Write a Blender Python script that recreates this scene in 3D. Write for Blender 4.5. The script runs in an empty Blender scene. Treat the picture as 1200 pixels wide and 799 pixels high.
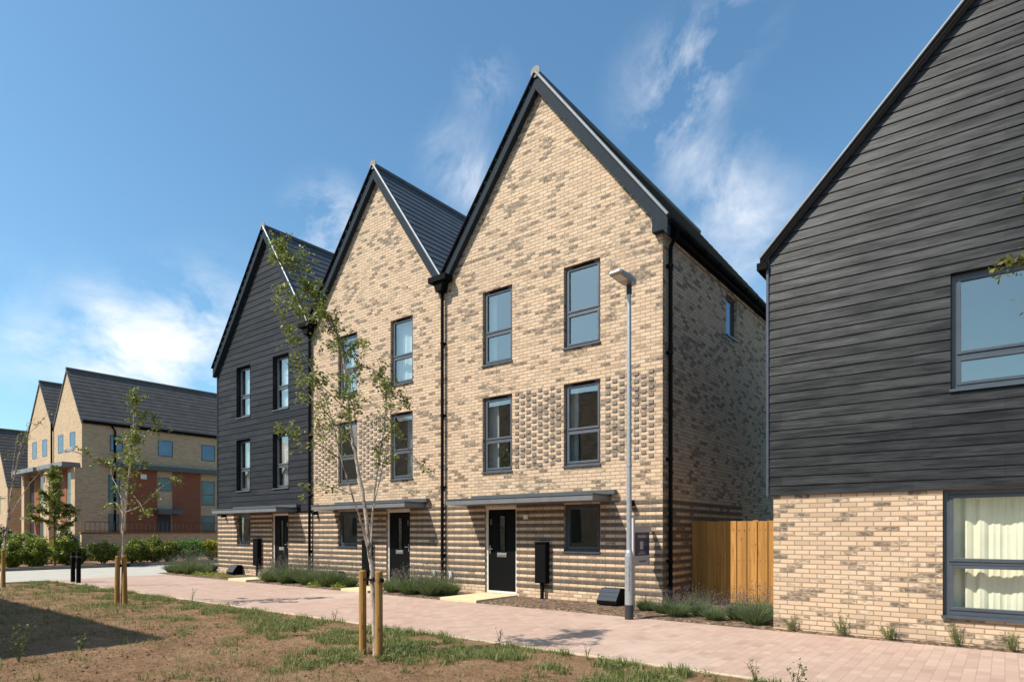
import bpy, math, random
import numpy as np
from mathutils import Vector, Matrix
R = math.radians
rnd = random.Random(7)
S = bpy.context.scene
COL = S.collection

# ------------------------------------------------------------------ camera
F_PX, PHI, Y0 = 739.8, R(38.0), 623.0       # focal length in photo pixels, heading, horizon row
EYE = 1.5
cam = bpy.data.cameras.new('camera'); camo = bpy.data.objects.new('camera', cam); COL.objects.link(camo)
cam.sensor_width = 36; cam.lens = F_PX / 1200 * 36
cam.shift_y = (Y0 - 399.5) / 1200
cam.clip_start = .05; cam.clip_end = 3000
camo.location = (0, 0, EYE); camo.rotation_euler = (R(90), 0, PHI)
S.camera = camo
CR = Vector((math.cos(PHI), math.sin(PHI), 0)); CF = Vector((-math.sin(PHI), math.cos(PHI), 0))

# ------------------------------------------------------------------ helpers
ORG = {}
def tag(o, label=None, cat=None, group=None, kind=None):
    if label: o['label'] = label
    if cat: o['category'] = cat
    if group: o['group'] = group
    if kind: o['kind'] = kind
    return o
def thing(name, label, cat, loc=(0, 0, 0), rz=0, group=None):
    o = bpy.data.objects.new(name, None); COL.objects.link(o)
    o.empty_display_size = .2
    o.location = loc; o.rotation_euler = (0, 0, rz); ORG[o] = Vector(loc)
    return tag(o, label, cat, group)
def copy_tree(o, parent=None):
    c = o.copy(); COL.objects.link(c)
    if parent: c.parent = parent
    for ch in list(o.children): copy_tree(ch, c)
    return c

class MB:
    """collects faces of one mesh"""
    def __init__(s): s.v = []; s.f = []; s.uv = []; s.m = []; s.sm = []
    def face(s, pts, uv=None, m=0, smooth=False):
        b = len(s.v); s.v.extend([tuple(p) for p in pts]); s.f.append(list(range(b, b + len(pts))))
        if uv is None:
            p = [Vector(q) for q in pts]
            n = (p[1] - p[0]).cross(p[-1] - p[0]) if len(p) < 4 else (p[2] - p[0]).cross(p[3] - p[1])
            a = [abs(n.x), abs(n.y), abs(n.z)]; k = a.index(max(a))
            uv = [(q.y, q.z - .2475) if k == 0 else (q.x, q.z - .2475) if k == 1 else (q.x, q.y) for q in p]
        s.uv.append(uv); s.m.append(m); s.sm.append(smooth)
    def box(s, x0, x1, y0, y1, z0, z1, m=0):
        A = [(x0,y0,z0),(x1,y0,z0),(x1,y1,z0),(x0,y1,z0),(x0,y0,z1),(x1,y0,z1),(x1,y1,z1),(x0,y1,z1)]
        for i in ((0,1,5,4),(1,2,6,5),(2,3,7,6),(3,0,4,7),(4,5,6,7),(3,2,1,0)): s.face([A[j] for j in i], m=m)
    def prism(s, poly, y0, y1, m=0):          # polygon in XZ (ccw seen from -Y) pushed along Y
        a = [(x, y0, z) for x, z in poly]; b = [(x, y1, z) for x, z in poly]; n = len(poly)
        s.face(a, m=m); s.face(b[::-1], m=m)
        for i in range(n):
            j = (i + 1) % n; s.face([a[i], b[i], b[j], a[j]], m=m)
    def tube(s, path, rad, n=8, m=0, cap=True, smooth=True):
        P = [Vector(p) for p in path]; rad = rad if hasattr(rad, '__len__') else [rad] * len(P)
        rings = []; L = 0; up = Vector((0.31, 0.17, .94)).normalized()
        for i, p in enumerate(P):
            t = (P[min(i + 1, len(P) - 1)] - P[max(i - 1, 0)]).normalized()
            a = t.cross(up)
            if a.length < .2: a = t.cross(Vector((1, 0, 0)))
            a.normalize(); b = a.cross(t).normalized()
            if i: L += (P[i] - P[i - 1]).length
            rings.append(([p + (a * math.cos(k * 2 * math.pi / n) + b * math.sin(k * 2 * math.pi / n)) * rad[i] for k in range(n)], L))
        for i in range(len(P) - 1):
            r0, l0 = rings[i]; r1, l1 = rings[i + 1]
            for k in range(n):
                j = (k + 1) % n
                s.face([r0[k], r0[j], r1[j], r1[k]], uv=[(k / n, l0), ((k + 1) / n, l0), ((k + 1) / n, l1), (k / n, l1)], m=m, smooth=smooth)
        if cap:
            s.face(rings[0][0][::-1], m=m); s.face(rings[-1][0], m=m)
    def build(s, name, mats, parent=None, bevel=0, origin=None):
        o_ = Vector((0, 0, 0))
        if parent is not None: o_ = ORG[parent]
        elif origin is not None: o_ = Vector(origin)
        me = bpy.data.meshes.new(name)
        me.from_pydata([(x - o_.x, y - o_.y, z - o_.z) for x, y, z in s.v], [], s.f)
        ul = me.uv_layers.new(name='UVMap')
        ul.data.foreach_set('uv', [c for f in s.uv for q in f for c in q])
        for m_ in (mats if isinstance(mats, (list, tuple)) else [mats]): me.materials.append(m_)
        me.polygons.foreach_set('material_index', s.m); me.polygons.foreach_set('use_smooth', s.sm)
        me.update()
        o = bpy.data.objects.new(name, me); COL.objects.link(o)
        if parent is not None: o.parent = parent; ORG[o] = o_
        else: o.location = o_; ORG[o] = o_
        if bevel:
            import bmesh
            bm = bmesh.new(); bm.from_mesh(me); bmesh.ops.remove_doubles(bm, verts=bm.verts, dist=1e-5)
            bm.to_mesh(me); bm.free()
            b = o.modifiers.new('bevel', 'BEVEL'); b.width = bevel; b.segments = 2; b.limit_method = 'ANGLE'; b.angle_limit = R(40)
        return o

def np_mesh(name, V, Fc, mat, parent=None, origin=(0, 0, 0), uv=None, smooth=False):
    """mesh from numpy arrays, all faces with the same vertex count"""
    V = np.asarray(V, 'f4') - np.asarray(ORG[parent] if parent is not None else origin, 'f4')
    Fc = np.asarray(Fc, 'i4'); k = Fc.shape[1]
    me = bpy.data.meshes.new(name)
    me.vertices.add(len(V)); me.vertices.foreach_set('co', V.ravel())
    me.loops.add(Fc.size); me.loops.foreach_set('vertex_index', Fc.ravel())
    me.polygons.add(len(Fc)); me.polygons.foreach_set('loop_start', np.arange(0, Fc.size, k, dtype='i4'))
    if smooth: me.polygons.foreach_set('use_smooth', np.ones(len(Fc), bool))
    me.update(calc_edges=True)
    for m_ in (mat if isinstance(mat, (list, tuple)) else [mat]): me.materials.append(m_)
    o = bpy.data.objects.new(name, me); COL.objects.link(o)
    if parent is not None: o.parent = parent; ORG[o] = ORG[parent]
    else: o.location = origin; ORG[o] = Vector(origin)
    return o

# ------------------------------------------------------------------ materials
def newmat(name):
    m = bpy.data.materials.new(name); m.use_nodes = True
    nt = m.node_tree; return m, nt, nt.nodes, nt.links, nt.nodes['Principled BSDF']
def N(nt, typ, **kw):
    n = nt.nodes.new(typ)
    for k, v in kw.items():
        if k.startswith('i_'): n.inputs[k[2:].replace('_', ' ')].default_value = v
        else: setattr(n, k, v)
    return n
def ramp(nt, stops, interp='LINEAR'):
    r = N(nt, 'ShaderNodeValToRGB'); e = r.color_ramp; e.interpolation = interp
    while len(e.elements) < len(stops): e.elements.new(.5)
    for el, (p, c) in zip(e.elements, stops): el.position = p; el.color = (*c, 1) if len(c) == 3 else c
    return r
def mix(nt, a, b, fac, blend='MIX'):
    m = N(nt, 'ShaderNodeMix', data_type='RGBA', blend_type=blend)
    for sock, v in ((m.inputs[0], fac), (m.inputs[6], a), (m.inputs[7], b)):
        if hasattr(v, 'is_linked'): nt.links.new(v, sock)
        elif isinstance(v, (int, float)): sock.default_value = v
        else: sock.default_value = (*v, 1)
    return m.outputs[2]
def math_(nt, op, a, b=0., c=None, clamp=False):
    m = N(nt, 'ShaderNodeMath', operation=op, use_clamp=clamp)
    for i, v in enumerate((a, b, c)):
        if v is None: continue
        if hasattr(v, 'is_linked'): nt.links.new(v, m.inputs[i])
        else: m.inputs[i].default_value = v
    return m.outputs[0]
def noise(nt, scale, detail=4, rough=.55, vec=None, dist=0.):
    n = N(nt, 'ShaderNodeTexNoise'); n.inputs['Scale'].default_value = scale
    n.inputs['Detail'].default_value = detail; n.inputs['Roughness'].default_value = rough; n.inputs['Distortion'].default_value = dist
    if vec is not None: nt.links.new(vec, n.inputs['Vector'])
    return n.outputs['Fac']
def mapped(nt, src, scale=(1, 1, 1), loc=(0, 0, 0), rot=(0, 0, 0)):
    m = N(nt, 'ShaderNodeMapping'); m.inputs['Scale'].default_value = scale; m.inputs['Location'].default_value = loc
    m.inputs['Rotation'].default_value = rot; nt.links.new(src, m.inputs['Vector']); return m.outputs['Vector']
def bump(nt, h, strength, dist, bsdf):
    b = N(nt, 'ShaderNodeBump'); b.inputs['Strength'].default_value = strength; b.inputs['Distance'].default_value = dist
    nt.links.new(h, b.inputs['Height']); nt.links.new(b.outputs['Normal'], bsdf.inputs['Normal']); return b

def plain(name, col, rough=.5, metal=0., var=.12, vscale=6, spec=.5, bmp=0.):
    m, nt, nd, lk, b = newmat(name)
    tc = N(nt, 'ShaderNodeTexCoord')
    f = noise(nt, vscale, 6, .6, tc.outputs['Object'])
    c = ramp(nt, [(.3, [x * (1 - var) for x in col]), (.7, [min(1, x * (1 + var)) for x in col])])
    lk.new(f, c.inputs[0]); lk.new(c.outputs[0], b.inputs['Base Color'])
    b.inputs['Roughness'].default_value = rough; b.inputs['Metallic'].default_value = metal
    b.inputs['Specular IOR Level'].default_value = spec
    if bmp: bump(nt, noise(nt, vscale * 12, 4, .6, tc.outputs['Object']), bmp, .004, b)
    return m

def brick(name, w=.225, h=.0755, pal=None, mortar=(.29, .21, .135), clump=.35, smudge=.55, dark=(.058, .044, .037), lo=.0):
    m, nt, nd, lk, b = newmat(name)
    uv = N(nt, 'ShaderNodeUVMap').outputs[0]
    br = N(nt, 'ShaderNodeTexBrick', offset=.5)
    lk.new(uv, br.inputs['Vector'])
    for k, v in (('Scale', 1), ('Mortar Size', .0085), ('Mortar Smooth', .3), ('Brick Width', w), ('Row Height', h), ('Bias', 0)):
        br.inputs[k].default_value = v
    br.inputs['Color1'].default_value = (0, 0, 0, 1); br.inputs['Color2'].default_value = (1, 1, 1, 1); br.inputs['Mortar'].default_value = (.5, .5, .5, 1)
    sep = N(nt, 'ShaderNodeSeparateColor'); lk.new(br.outputs['Color'], sep.inputs[0]); t = sep.outputs[0]
    big = noise(nt, 1.1, 3, .5, uv)
    tt = math_(nt, 'ADD', t, math_(nt, 'MULTIPLY', math_(nt, 'SUBTRACT', big, .5), clump * 2))
    tone = ramp(nt, pal); lk.new(t, tone.inputs[0])
    # fired smudges: some bricks carry a dark patch of their own shape
    sm = noise(nt, 1, 5, .65, mapped(nt, uv, (11, 26, 1)))
    k = math_(nt, 'SUBTRACT', tt, smudge + lo)
    k = math_(nt, 'MULTIPLY', k, 2.3, clamp=True)
    sr = math_(nt, 'MULTIPLY', math_(nt, 'SUBTRACT', sm, math_(nt, 'SUBTRACT', .60, math_(nt, 'MULTIPLY', k, .27))), 4.8, clamp=True)
    sr = math_(nt, 'MULTIPLY', sr, math_(nt, 'POWER', k, .7), clamp=True)
    dk = mix(nt, dark, [x * 2.0 for x in dark], noise(nt, 1, 2, .5, mapped(nt, uv, (3.1, 9.3, 1), (5, 2, 0))))
    c = mix(nt, tone.outputs[0], dk, sr)
    c = mix(nt, c, mix(nt, c, (.62, .5, .34), .55), math_(nt, 'MULTIPLY', noise(nt, 1, 4, .6, mapped(nt, uv, (30, 60, 1))), .35))
    c = mix(nt, c, mortar, br.outputs['Fac'])
    # weathering, large and soft
    c = mix(nt, c, mix(nt, c, (.2, .16, .12), .35), math_(nt, 'MULTIPLY', math_(nt, 'SUBTRACT', noise(nt, .45, 4, .6, uv), .45), 1.2, clamp=True))
    lk.new(c, b.inputs['Base Color']); b.inputs['Roughness'].default_value = .88; b.inputs['Specular IOR Level'].default_value = .25
    hgt = math_(nt, 'ADD', math_(nt, 'MULTIPLY', br.outputs['Fac'], -1.), math_(nt, 'MULTIPLY', noise(nt, 90, 4, .6, uv), .25))
    bump(nt, hgt, .7, .006, b)
    return m

BUFF = [(0, (.40, .275, .185)), (.2, (.595, .425, .29)), (.45, (.51, .355, .24)), (.7, (.62, .46, .325)), (.88, (.53, .375, .255)), (1, (.39, .275, .195))]
M = {}
M['brick'] = brick('buff_brick', pal=BUFF, smudge=.45, clump=.5)
M['brick_low'] = brick('buff_brick_low', pal=[(p, tuple(c * 1.1 for c in k)) for p, k in BUFF], smudge=.66, clump=.3)
M['brick_right'] = brick('buff_brick_right', w=.21, h=.0700, pal=BUFF, smudge=.5, clump=.4)
M['dark_brick'] = brick('dark_brick', pal=[(0, (.050, .040, .037)), (.5, (.070, .057, .052)), (1, (.045, .036, .033))], mortar=(.23, .185, .145), smudge=.8, dark=(.05, .042, .04))
M['header_brick'] = brick('grey_header_brick', w=5, h=5, pal=[(0, (.15, .13, .12)), (1, (.18, .155, .14))], smudge=.9, clump=.8, mortar=(.15, .13, .12), dark=(.07, .06, .055))
M['bg_buff'] = brick('far_buff_brick', pal=[(0, (.47, .325, .19)), (.5, (.56, .40, .25)), (1, (.40, .28, .17))], smudge=.75, mortar=(.36, .26, .17), dark=(.2, .14, .1))
M['bg_red'] = brick('far_red_brick', pal=[(0, (.21, .045, .014)), (1, (.28, .065, .02))], smudge=.95, mortar=(.15, .06, .035), dark=(.1, .03, .02))

def cladding(name, base, hi, row, streak, rough, spec):
    m, nt, nd, lk, b = newmat(name)
    uv = N(nt, 'ShaderNodeUVMap').outputs[0]
    br = N(nt, 'ShaderNodeTexBrick', offset=.37, offset_frequency=3)
    lk.new(uv, br.inputs['Vector'])
    for k, v in (('Scale', 1), ('Mortar Size', .0035), ('Mortar Smooth', 0), ('Brick Width', 2.7), ('Row Height', row)): br.inputs[k].default_value = v
    br.inputs['Color1'].default_value = (0, 0, 0, 1); br.inputs['Color2'].default_value = (1, 1, 1, 1); br.inputs['Mortar'].default_value = (0, 0, 0, 1)
    grain = noise(nt, 1, 7, .68, mapped(nt, uv, (2.2, 70, 1)), 1.2)
    wear = noise(nt, 1, 6, .65, mapped(nt, uv, (1.1, 9, 1)))
    f = math_(nt, 'MULTIPLY', math_(nt, 'SUBTRACT', math_(nt, 'ADD', math_(nt, 'MULTIPLY', grain, .6), math_(nt, 'MULTIPLY', wear, .6)), .50), streak, clamp=True)
    c = mix(nt, base, hi, f)
    sep = N(nt, 'ShaderNodeSeparateColor'); lk.new(br.outputs['Color'], sep.inputs[0])
    c = mix(nt, c, (base[0] * .6, base[1] * .6, base[2] * .6), math_(nt, 'MULTIPLY', sep.outputs[0], .85))
    c = mix(nt, c, (.004, .004, .004), math_(nt, 'MULTIPLY', br.outputs['Fac'], .85))
    lk.new(c, b.inputs['Base Color']); lk.new(math_(nt, 'MULTIPLY', math_(nt, 'ADD', .45, math_(nt, 'MULTIPLY', f, 1.3)), spec), b.inputs['Specular IOR Level'])
    lk.new(math_(nt, 'ADD', rough - .1, math_(nt, 'MULTIPLY', wear, .22)), b.inputs['Roughness'])
    bump(nt, grain, .5, .004, b)
    return m
M['clad_near'] = cladding('black_timber_boards', (.0095, .0092, .0098), (.050, .049, .049), .142, 2.3, .42, .36)
M['clad_far'] = cladding('charcoal_boards', (.022, .022, .0255), (.048, .048, .052), .2, 1.6, .6, .25)

def roofmat(name, col):
    m, nt, nd, lk, b = newmat(name)
    uv = N(nt, 'ShaderNodeUVMap').outputs[0]
    br = N(nt, 'ShaderNodeTexBrick', offset=.5); lk.new(uv, br.inputs['Vector'])
    for k, v in (('Scale', 1), ('Mortar Size', .003), ('Mortar Smooth', 0), ('Brick Width', .33), ('Row Height', .27)): br.inputs[k].default_value = v
    br.inputs['Color1'].default_value = (*[x * .82 for x in col], 1); br.inputs['Color2'].default_value = (*[x * 1.18 for x in col], 1)
    br.inputs['Mortar'].default_value = (*[x * .35 for x in col], 1)
    c = mix(nt, br.outputs['Color'], [x * 1.5 for x in col], math_(nt, 'MULTIPLY', noise(nt, 3, 5, .6, uv), .3))
    lk.new(c, b.inputs['Base Color']); b.inputs['Roughness'].default_value = .45; b.inputs['Specular IOR Level'].default_value = .5
    return m
M['roof'] = roofmat('grey_slate_tiles', (.066, .066, .07))
M['roof_bg'] = roofmat('brown_grey_tiles', (.088, .072, .060))
M['barge'] = plain('barge_board_grey', (.020, .028, .037), .75, spec=.12)
M['trim'] = plain('metal_verge_trim', (.20, .21, .225), .55, .7)
M['black'] = plain('black_plastic', (.004, .004, .0045), .8, spec=.1)
M['frame'] = plain('window_frame_grey', (.085, .092, .106), .34)
M['frame_blue'] = plain('window_frame_slate', (.06, .07, .085), .32)
M['door'] = plain('black_door_paint', (.003, .003, .0035), .6, spec=.12)
M['dframe'] = plain('door_frame_white', (.66, .62, .57), .4, var=.05)
M['metal'] = plain('brushed_metal', (.55, .54, .52), .35, .9)
M['canopy'] = plain('canopy_grey', (.15, .152, .158), .4)
M['canopy_top'] = plain('canopy_lead_grey', (.07, .078, .084), .5)
M['endcap'] = plain('ridge_end_clay', (.21, .19, .175), .8)
M['lining'] = plain('room_plaster', (.40, .42, .36), .8, var=.05)
M['curtain'] = plain('curtain_cream', (.74, .72, .58), .9, var=.08, vscale=3)
M['curtain_white'] = plain('curtain_white', (.72, .74, .76), .9, var=.05)
M['galv'] = plain('galvanised_steel', (.40, .41, .42), .45, .55, var=.2, vscale=30)
M['galv_dark'] = plain('column_base_black', (.028, .028, .03), .55)
M['lampglass'] = plain('lamp_lens', (.62, .56, .48), .3, var=.05)
M['slab'] = plain('yellow_stone_slab', (.62, .50, .29), .85, var=.1, vscale=9, bmp=.3)
M['edging'] = plain('pale_edging_stone', (.52, .44, .29), .85, var=.15)
M['concrete'] = plain('pale_concrete_road', (.40, .37, .315), .9, var=.1, vscale=2, bmp=.3)
M['kerb'] = plain('dark_kerb_stone', (.17, .15, .135), .9, var=.2)
M['signblue'] = plain('navy_sign_panel', (.018, .04, .10), .3)
M['signgrey'] = plain('pale_grey_board', (.50, .48, .50), .5, var=.04)
M['white'] = plain('white_plastic', (.7, .7, .68), .4, var=.04)
M['meter'] = plain('blue_grey_meter_box', (.036, .043, .057), .85, bmp=.3, vscale=20)
M['alarm'] = plain('alarm_box_white', (.7, .7, .66), .4)
M['glass_dim'] = plain('dim_window_glass', (.07, .09, .11), .1, .5, var=.3, vscale=1)
M['dark_window'] = plain('dark_window_glass', (.02, .024, .026), .35, spec=.2)
M['flatroof'] = plain('flat_roof_felt', (.08, .08, .08), .9)

def glass(name, ior, tint):
    m, nt, nd, lk, b = newmat(name)
    nd.remove(b); out = nd['Material Output']
    tr = N(nt, 'ShaderNodeBsdfTransparent'); tr.inputs[0].default_value = (*tint, 1)
    gl = N(nt, 'ShaderNodeBsdfGlossy'); gl.inputs['Roughness'].default_value = .015; gl.inputs[0].default_value = (1, .97, .92, 1)
    lw = N(nt, 'ShaderNodeLayerWeight'); lw.inputs[0].default_value = .5
    fac = math_(nt, 'ADD', ior, math_(nt, 'MULTIPLY', math_(nt, 'POWER', lw.outputs['Facing'], 4.), 1 - ior))
    tc = N(nt, 'ShaderNodeTexCoord')
    bm_ = N(nt, 'ShaderNodeBump'); bm_.inputs['Strength'].default_value = .06; bm_.inputs['Distance'].default_value = .02
    lk.new(noise(nt, 1.6, 1, .4, tc.outputs['Object']), bm_.inputs['Height']); lk.new(bm_.outputs[0], gl.inputs['Normal'])
    mx = N(nt, 'ShaderNodeMixShader'); lk.new(fac, mx.inputs[0]); lk.new(tr.outputs[0], mx.inputs[1]); lk.new(gl.outputs[0], mx.inputs[2])
    lk.new(mx.outputs[0], out.inputs[0]); return m
M['glass'] = glass('window_glass', .27, (.80, .86, .82))
M['glass_near'] = glass('window_glass_clear', .07, (.93, .94, .905))
M['glass_bg'] = plain('far_window_glass', (.10, .135, .19), .1, .65, var=.15, vscale=1)

def timber(name, col, dark):
    m, nt, nd, lk, b = newmat(name)
    tc = N(nt, 'ShaderNodeTexCoord')
    g = noise(nt, 1, 6, .6, mapped(nt, tc.outputs['Object'], (22, 22, 1.3)), .8)
    gi = N(nt, 'ShaderNodeNewGeometry')
    c = ramp(nt, [(.3, dark), (.55, col), (.8, [min(1, x * 1.25) for x in col])]); lk.new(g, c.inputs[0])
    c2 = mix(nt, c.outputs[0], [x * .55 for x in col], math_(nt, 'MULTIPLY', gi.outputs['Random Per Island'], .75))
    kn = N(nt, 'ShaderNodeTexVoronoi'); kn.inputs['Scale'].default_value = 1; lk.new(mapped(nt, tc.outputs['Object'], (7, 7, 3.2)), kn.inputs['Vector'])
    kf = math_(nt, 'LESS_THAN', kn.outputs['Distance'], .1)
    c2 = mix(nt, c2, [x * .3 for x in col], math_(nt, 'MULTIPLY', kf, .7))
    lk.new(c2, b.inputs['Base Color']); b.inputs['Roughness'].default_value = .8; b.inputs['Specular IOR Level'].default_value = .2
    bump(nt, g, .3, .003, b); return m
M['fence'] = timber('orange_fence_timber', (.50, .25, .07), (.31, .135, .032))
M['stake'] = timber('stake_timber', (.42, .225, .07), (.25, .12, .03))

def leafmat(name, cols, trans=.35, rough=.5):
    m, nt, nd, lk, b = newmat(name)
    g = N(nt, 'ShaderNodeNewGeometry')
    c = ramp(nt, [(i / (len(cols) - 1), k) for i, k in enumerate(cols)]); lk.new(g.outputs['Random Per Island'], c.inputs[0])
    lk.new(c.outputs[0], b.inputs['Base Color']); b.inputs['Roughness'].default_value = rough
    t = N(nt, 'ShaderNodeBsdfTranslucent')
    c3 = mix(nt, c.outputs[0], (.25, .32, .02), .35); lk.new(c3, t.inputs[0])
    mx = N(nt, 'ShaderNodeMixShader'); mx.inputs[0].default_value = trans
    lk.new(b.outputs[0], mx.inputs[1]); lk.new(t.outputs[0], mx.inputs[2]); lk.new(mx.outputs[0], nd['Material Output'].inputs[0])
    return m
M['birch_leaf'] = leafmat('birch_leaves', [(.105, .13, .022), (.19, .22, .04), (.13, .165, .028), (.30, .31, .09)])
M['birch_leaf2'] = leafmat('young_birch_leaves', [(.08, .095, .018), (.14, .15, .03), (.2, .18, .045)])
M['shrub_leaf'] = leafmat('laurel_leaves', [(.07, .12, .015), (.15, .20, .028), (.25, .27, .035), (.10, .145, .02)], .35)
M['shrub_red'] = leafmat('photinia_leaves', [(.085, .125, .015), (.16, .20, .028), (.26, .22, .04), (.11, .145, .02)], .35)
M['shrub_bright'] = leafmat('bright_green_leaves', [(.045, .12, .016), (.08, .18, .026), (.06, .145, .02)], .3)
M['shrub_yellow'] = leafmat('golden_leaves', [(.28, .26, .02), (.40, .34, .03), (.2, .2, .02)], .3)
M['shrub_deep'] = leafmat('deep_green_leaves', [(.02, .055, .012), (.03, .08, .015)], .2)
M['lav_leaf'] = leafmat('lavender_foliage', [(.10, .145, .06), (.16, .21, .09), (.085, .125, .05), (.22, .25, .15)], .3, .7)
M['lav_flower'] = leafmat('lavender_flowers', [(.15, .11, .13), (.10, .075, .095), (.21, .165, .17)], .2, .8)
M['silver'] = leafmat('silver_foliage', [(.30, .33, .25), (.42, .44, .36), (.2, .24, .16)], .2, .8)
M['lime'] = leafmat('lime_groundcover', [(.20, .25, .02), (.28, .32, .03), (.14, .19, .02)], .3)
M['grass'] = leafmat('grass_blades', [(.075, .12, .022), (.13, .18, .04), (.25, .26, .09), (.09, .14, .03), (.40, .32, .16)], .3, .6)
M['drygrass'] = leafmat('dry_grass', [(.34, .27, .12), (.26, .21, .08)], .3, .7)
M['weed'] = leafmat('weed_leaves', [(.11, .13, .035), (.17, .18, .055), (.08, .10, .03)], .3, .6)

def barkmat(name, base, dark, sc=1.):
    m, nt, nd, lk, b = newmat(name)
    tc = N(nt, 'ShaderNodeTexCoord')
    f = noise(nt, 1, 6, .65, mapped(nt, tc.outputs['Object'], (14 * sc, 14 * sc, 7 * sc)))
    bands = noise(nt, 1, 3, .6, mapped(nt, tc.outputs['Object'], (9, 9, 55)))
    c = ramp(nt, [(.38, dark), (.52, base), (.75, [min(1, x * 1.2) for x in base])]); lk.new(f, c.inputs[0])
    c2 = mix(nt, c.outputs[0], dark, math_(nt, 'MULTIPLY', math_(nt, 'SUBTRACT', bands, .58), 5, clamp=True))
    lk.new(c2, b.inputs['Base Color']); b.inputs['Roughness'].default_value = .8
    bump(nt, f, .3, .003, b); return m
M['birch_bark'] = barkmat('birch_bark', (.46, .37, .295), (.15, .09, .06))
M['brown_bark'] = barkmat('brown_bark', (.16, .11, .075), (.07, .05, .035))

def soilmat():
    m, nt, nd, lk, b = newmat('bare_soil')
    tc = N(nt, 'ShaderNodeTexCoord').outputs['Object']
    n1 = noise(nt, 1.1, 5, .6, tc); n2 = noise(nt, 11, 8, .78, tc); n3 = noise(nt, 42, 5, .75, tc)
    c = ramp(nt, [(.34, (.115, .061, .033)), (.48, (.25, .148, .083)), (.64, (.38, .245, .145))])
    lk.new(math_(nt, 'ADD', math_(nt, 'MULTIPLY', n1, .35), math_(nt, 'MULTIPLY', n2, .65)), c.inputs[0])
    c2 = mix(nt, c.outputs[0], (.10, .06, .036), math_(nt, 'MULTIPLY', math_(nt, 'SUBTRACT', n3, .55), 5, clamp=True))
    c2 = mix(nt, c2, (.36, .30, .21), math_(nt, 'MULTIPLY', math_(nt, 'SUBTRACT', noise(nt, 34, 2, .5, tc), .69), 9, clamp=True))
    lk.new(c2, b.inputs['Base Color']); b.inputs['Roughness'].default_value = .95; b.inputs['Specular IOR Level'].default_value = .1
    bump(nt, math_(nt, 'ADD', n2, math_(nt, 'MULTIPLY', n3, .5)), 1., .05, b); return m
M['soil'] = soilmat()
def mulchmat():
    m, nt, nd, lk, b = newmat('bark_mulch')
    tc = N(nt, 'ShaderNodeTexCoord').outputs['Object']
    v = N(nt, 'ShaderNodeTexVoronoi'); v.inputs['Scale'].default_value = 1
    lk.new(mapped(nt, tc, (20, 32, 18), rot=(0, 0, .5)), v.inputs['Vector'])
    sp = N(nt, 'ShaderNodeSeparateColor'); lk.new(v.outputs['Color'], sp.inputs[0])
    c = ramp(nt, [(0, (.03, .018, .012)), (.4, (.09, .052, .03)), (.75, (.17, .10, .06)), (1, (.34, .23, .14))]); lk.new(sp.outputs[0], c.inputs[0])
    lk.new(c.outputs[0], b.inputs['Base Color']); b.inputs['Roughness'].default_value = .9
    bump(nt, v.outputs['Distance'], 1, .02, b); return m
M['mulch'] = mulchmat()
def pavemat():
    m, nt, nd, lk, b = newmat('pink_block_paving')
    uv = N(nt, 'ShaderNodeUVMap').outputs[0]
    br = N(nt, 'ShaderNodeTexBrick', offset=.5); lk.new(mapped(nt, uv, rot=(0, 0, R(90))), br.inputs['Vector'])
    for k, v in (('Scale', 1), ('Mortar Size', .0045), ('Mortar Smooth', .4), ('Brick Width', .22), ('Row Height', .12)): br.inputs[k].default_value = v
    br.inputs['Color1'].default_value = (0, 0, 0, 1); br.inputs['Color2'].default_value = (1, 1, 1, 1); br.inputs['Mortar'].default_value = (.5, .5, .5, 1)
    sp = N(nt, 'ShaderNodeSeparateColor'); lk.new(br.outputs['Color'], sp.inputs[0])
    c = ramp(nt, [(0, (.30, .19, .146)), (.35, (.43, .283, .223)), (.7, (.36, .238, .19)), (1, (.46, .32, .25))]); lk.new(sp.outputs[0], c.inputs[0])
    c2 = mix(nt, c.outputs[0], (.46, .34, .275), math_(nt, 'MULTIPLY', noise(nt, .7, 5, .65, uv), .7))
    c2 = mix(nt, c2, (.30, .22, .175), math_(nt, 'MULTIPLY', br.outputs['Fac'], .75))
    c2 = mix(nt, c2, (.52, .41, .335), math_(nt, 'MULTIPLY', math_(nt, 'SUBTRACT', noise(nt, .35, 4, .6, uv), .53), 3.5, clamp=True))
    c2 = mix(nt, c2, (.27, .19, .15), math_(nt, 'MULTIPLY', math_(nt, 'SUBTRACT', noise(nt, 2.6, 7, .72, uv), .55), 2.6, clamp=True))
    lk.new(c2, b.inputs['Base Color']); b.inputs['Roughness'].default_value = .85; b.inputs['Specular IOR Level'].default_value = .25
    bump(nt, math_(nt, 'ADD', math_(nt, 'MULTIPLY', br.outputs['Fac'], -1), math_(nt, 'MULTIPLY', noise(nt, 60, 4, .6, uv), .3)), .5, .006, b); return m
M['pave'] = pavemat()
M['ground'] = plain('far_ground', (.13, .12, .075), .95, var=.3, vscale=.4)

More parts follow.
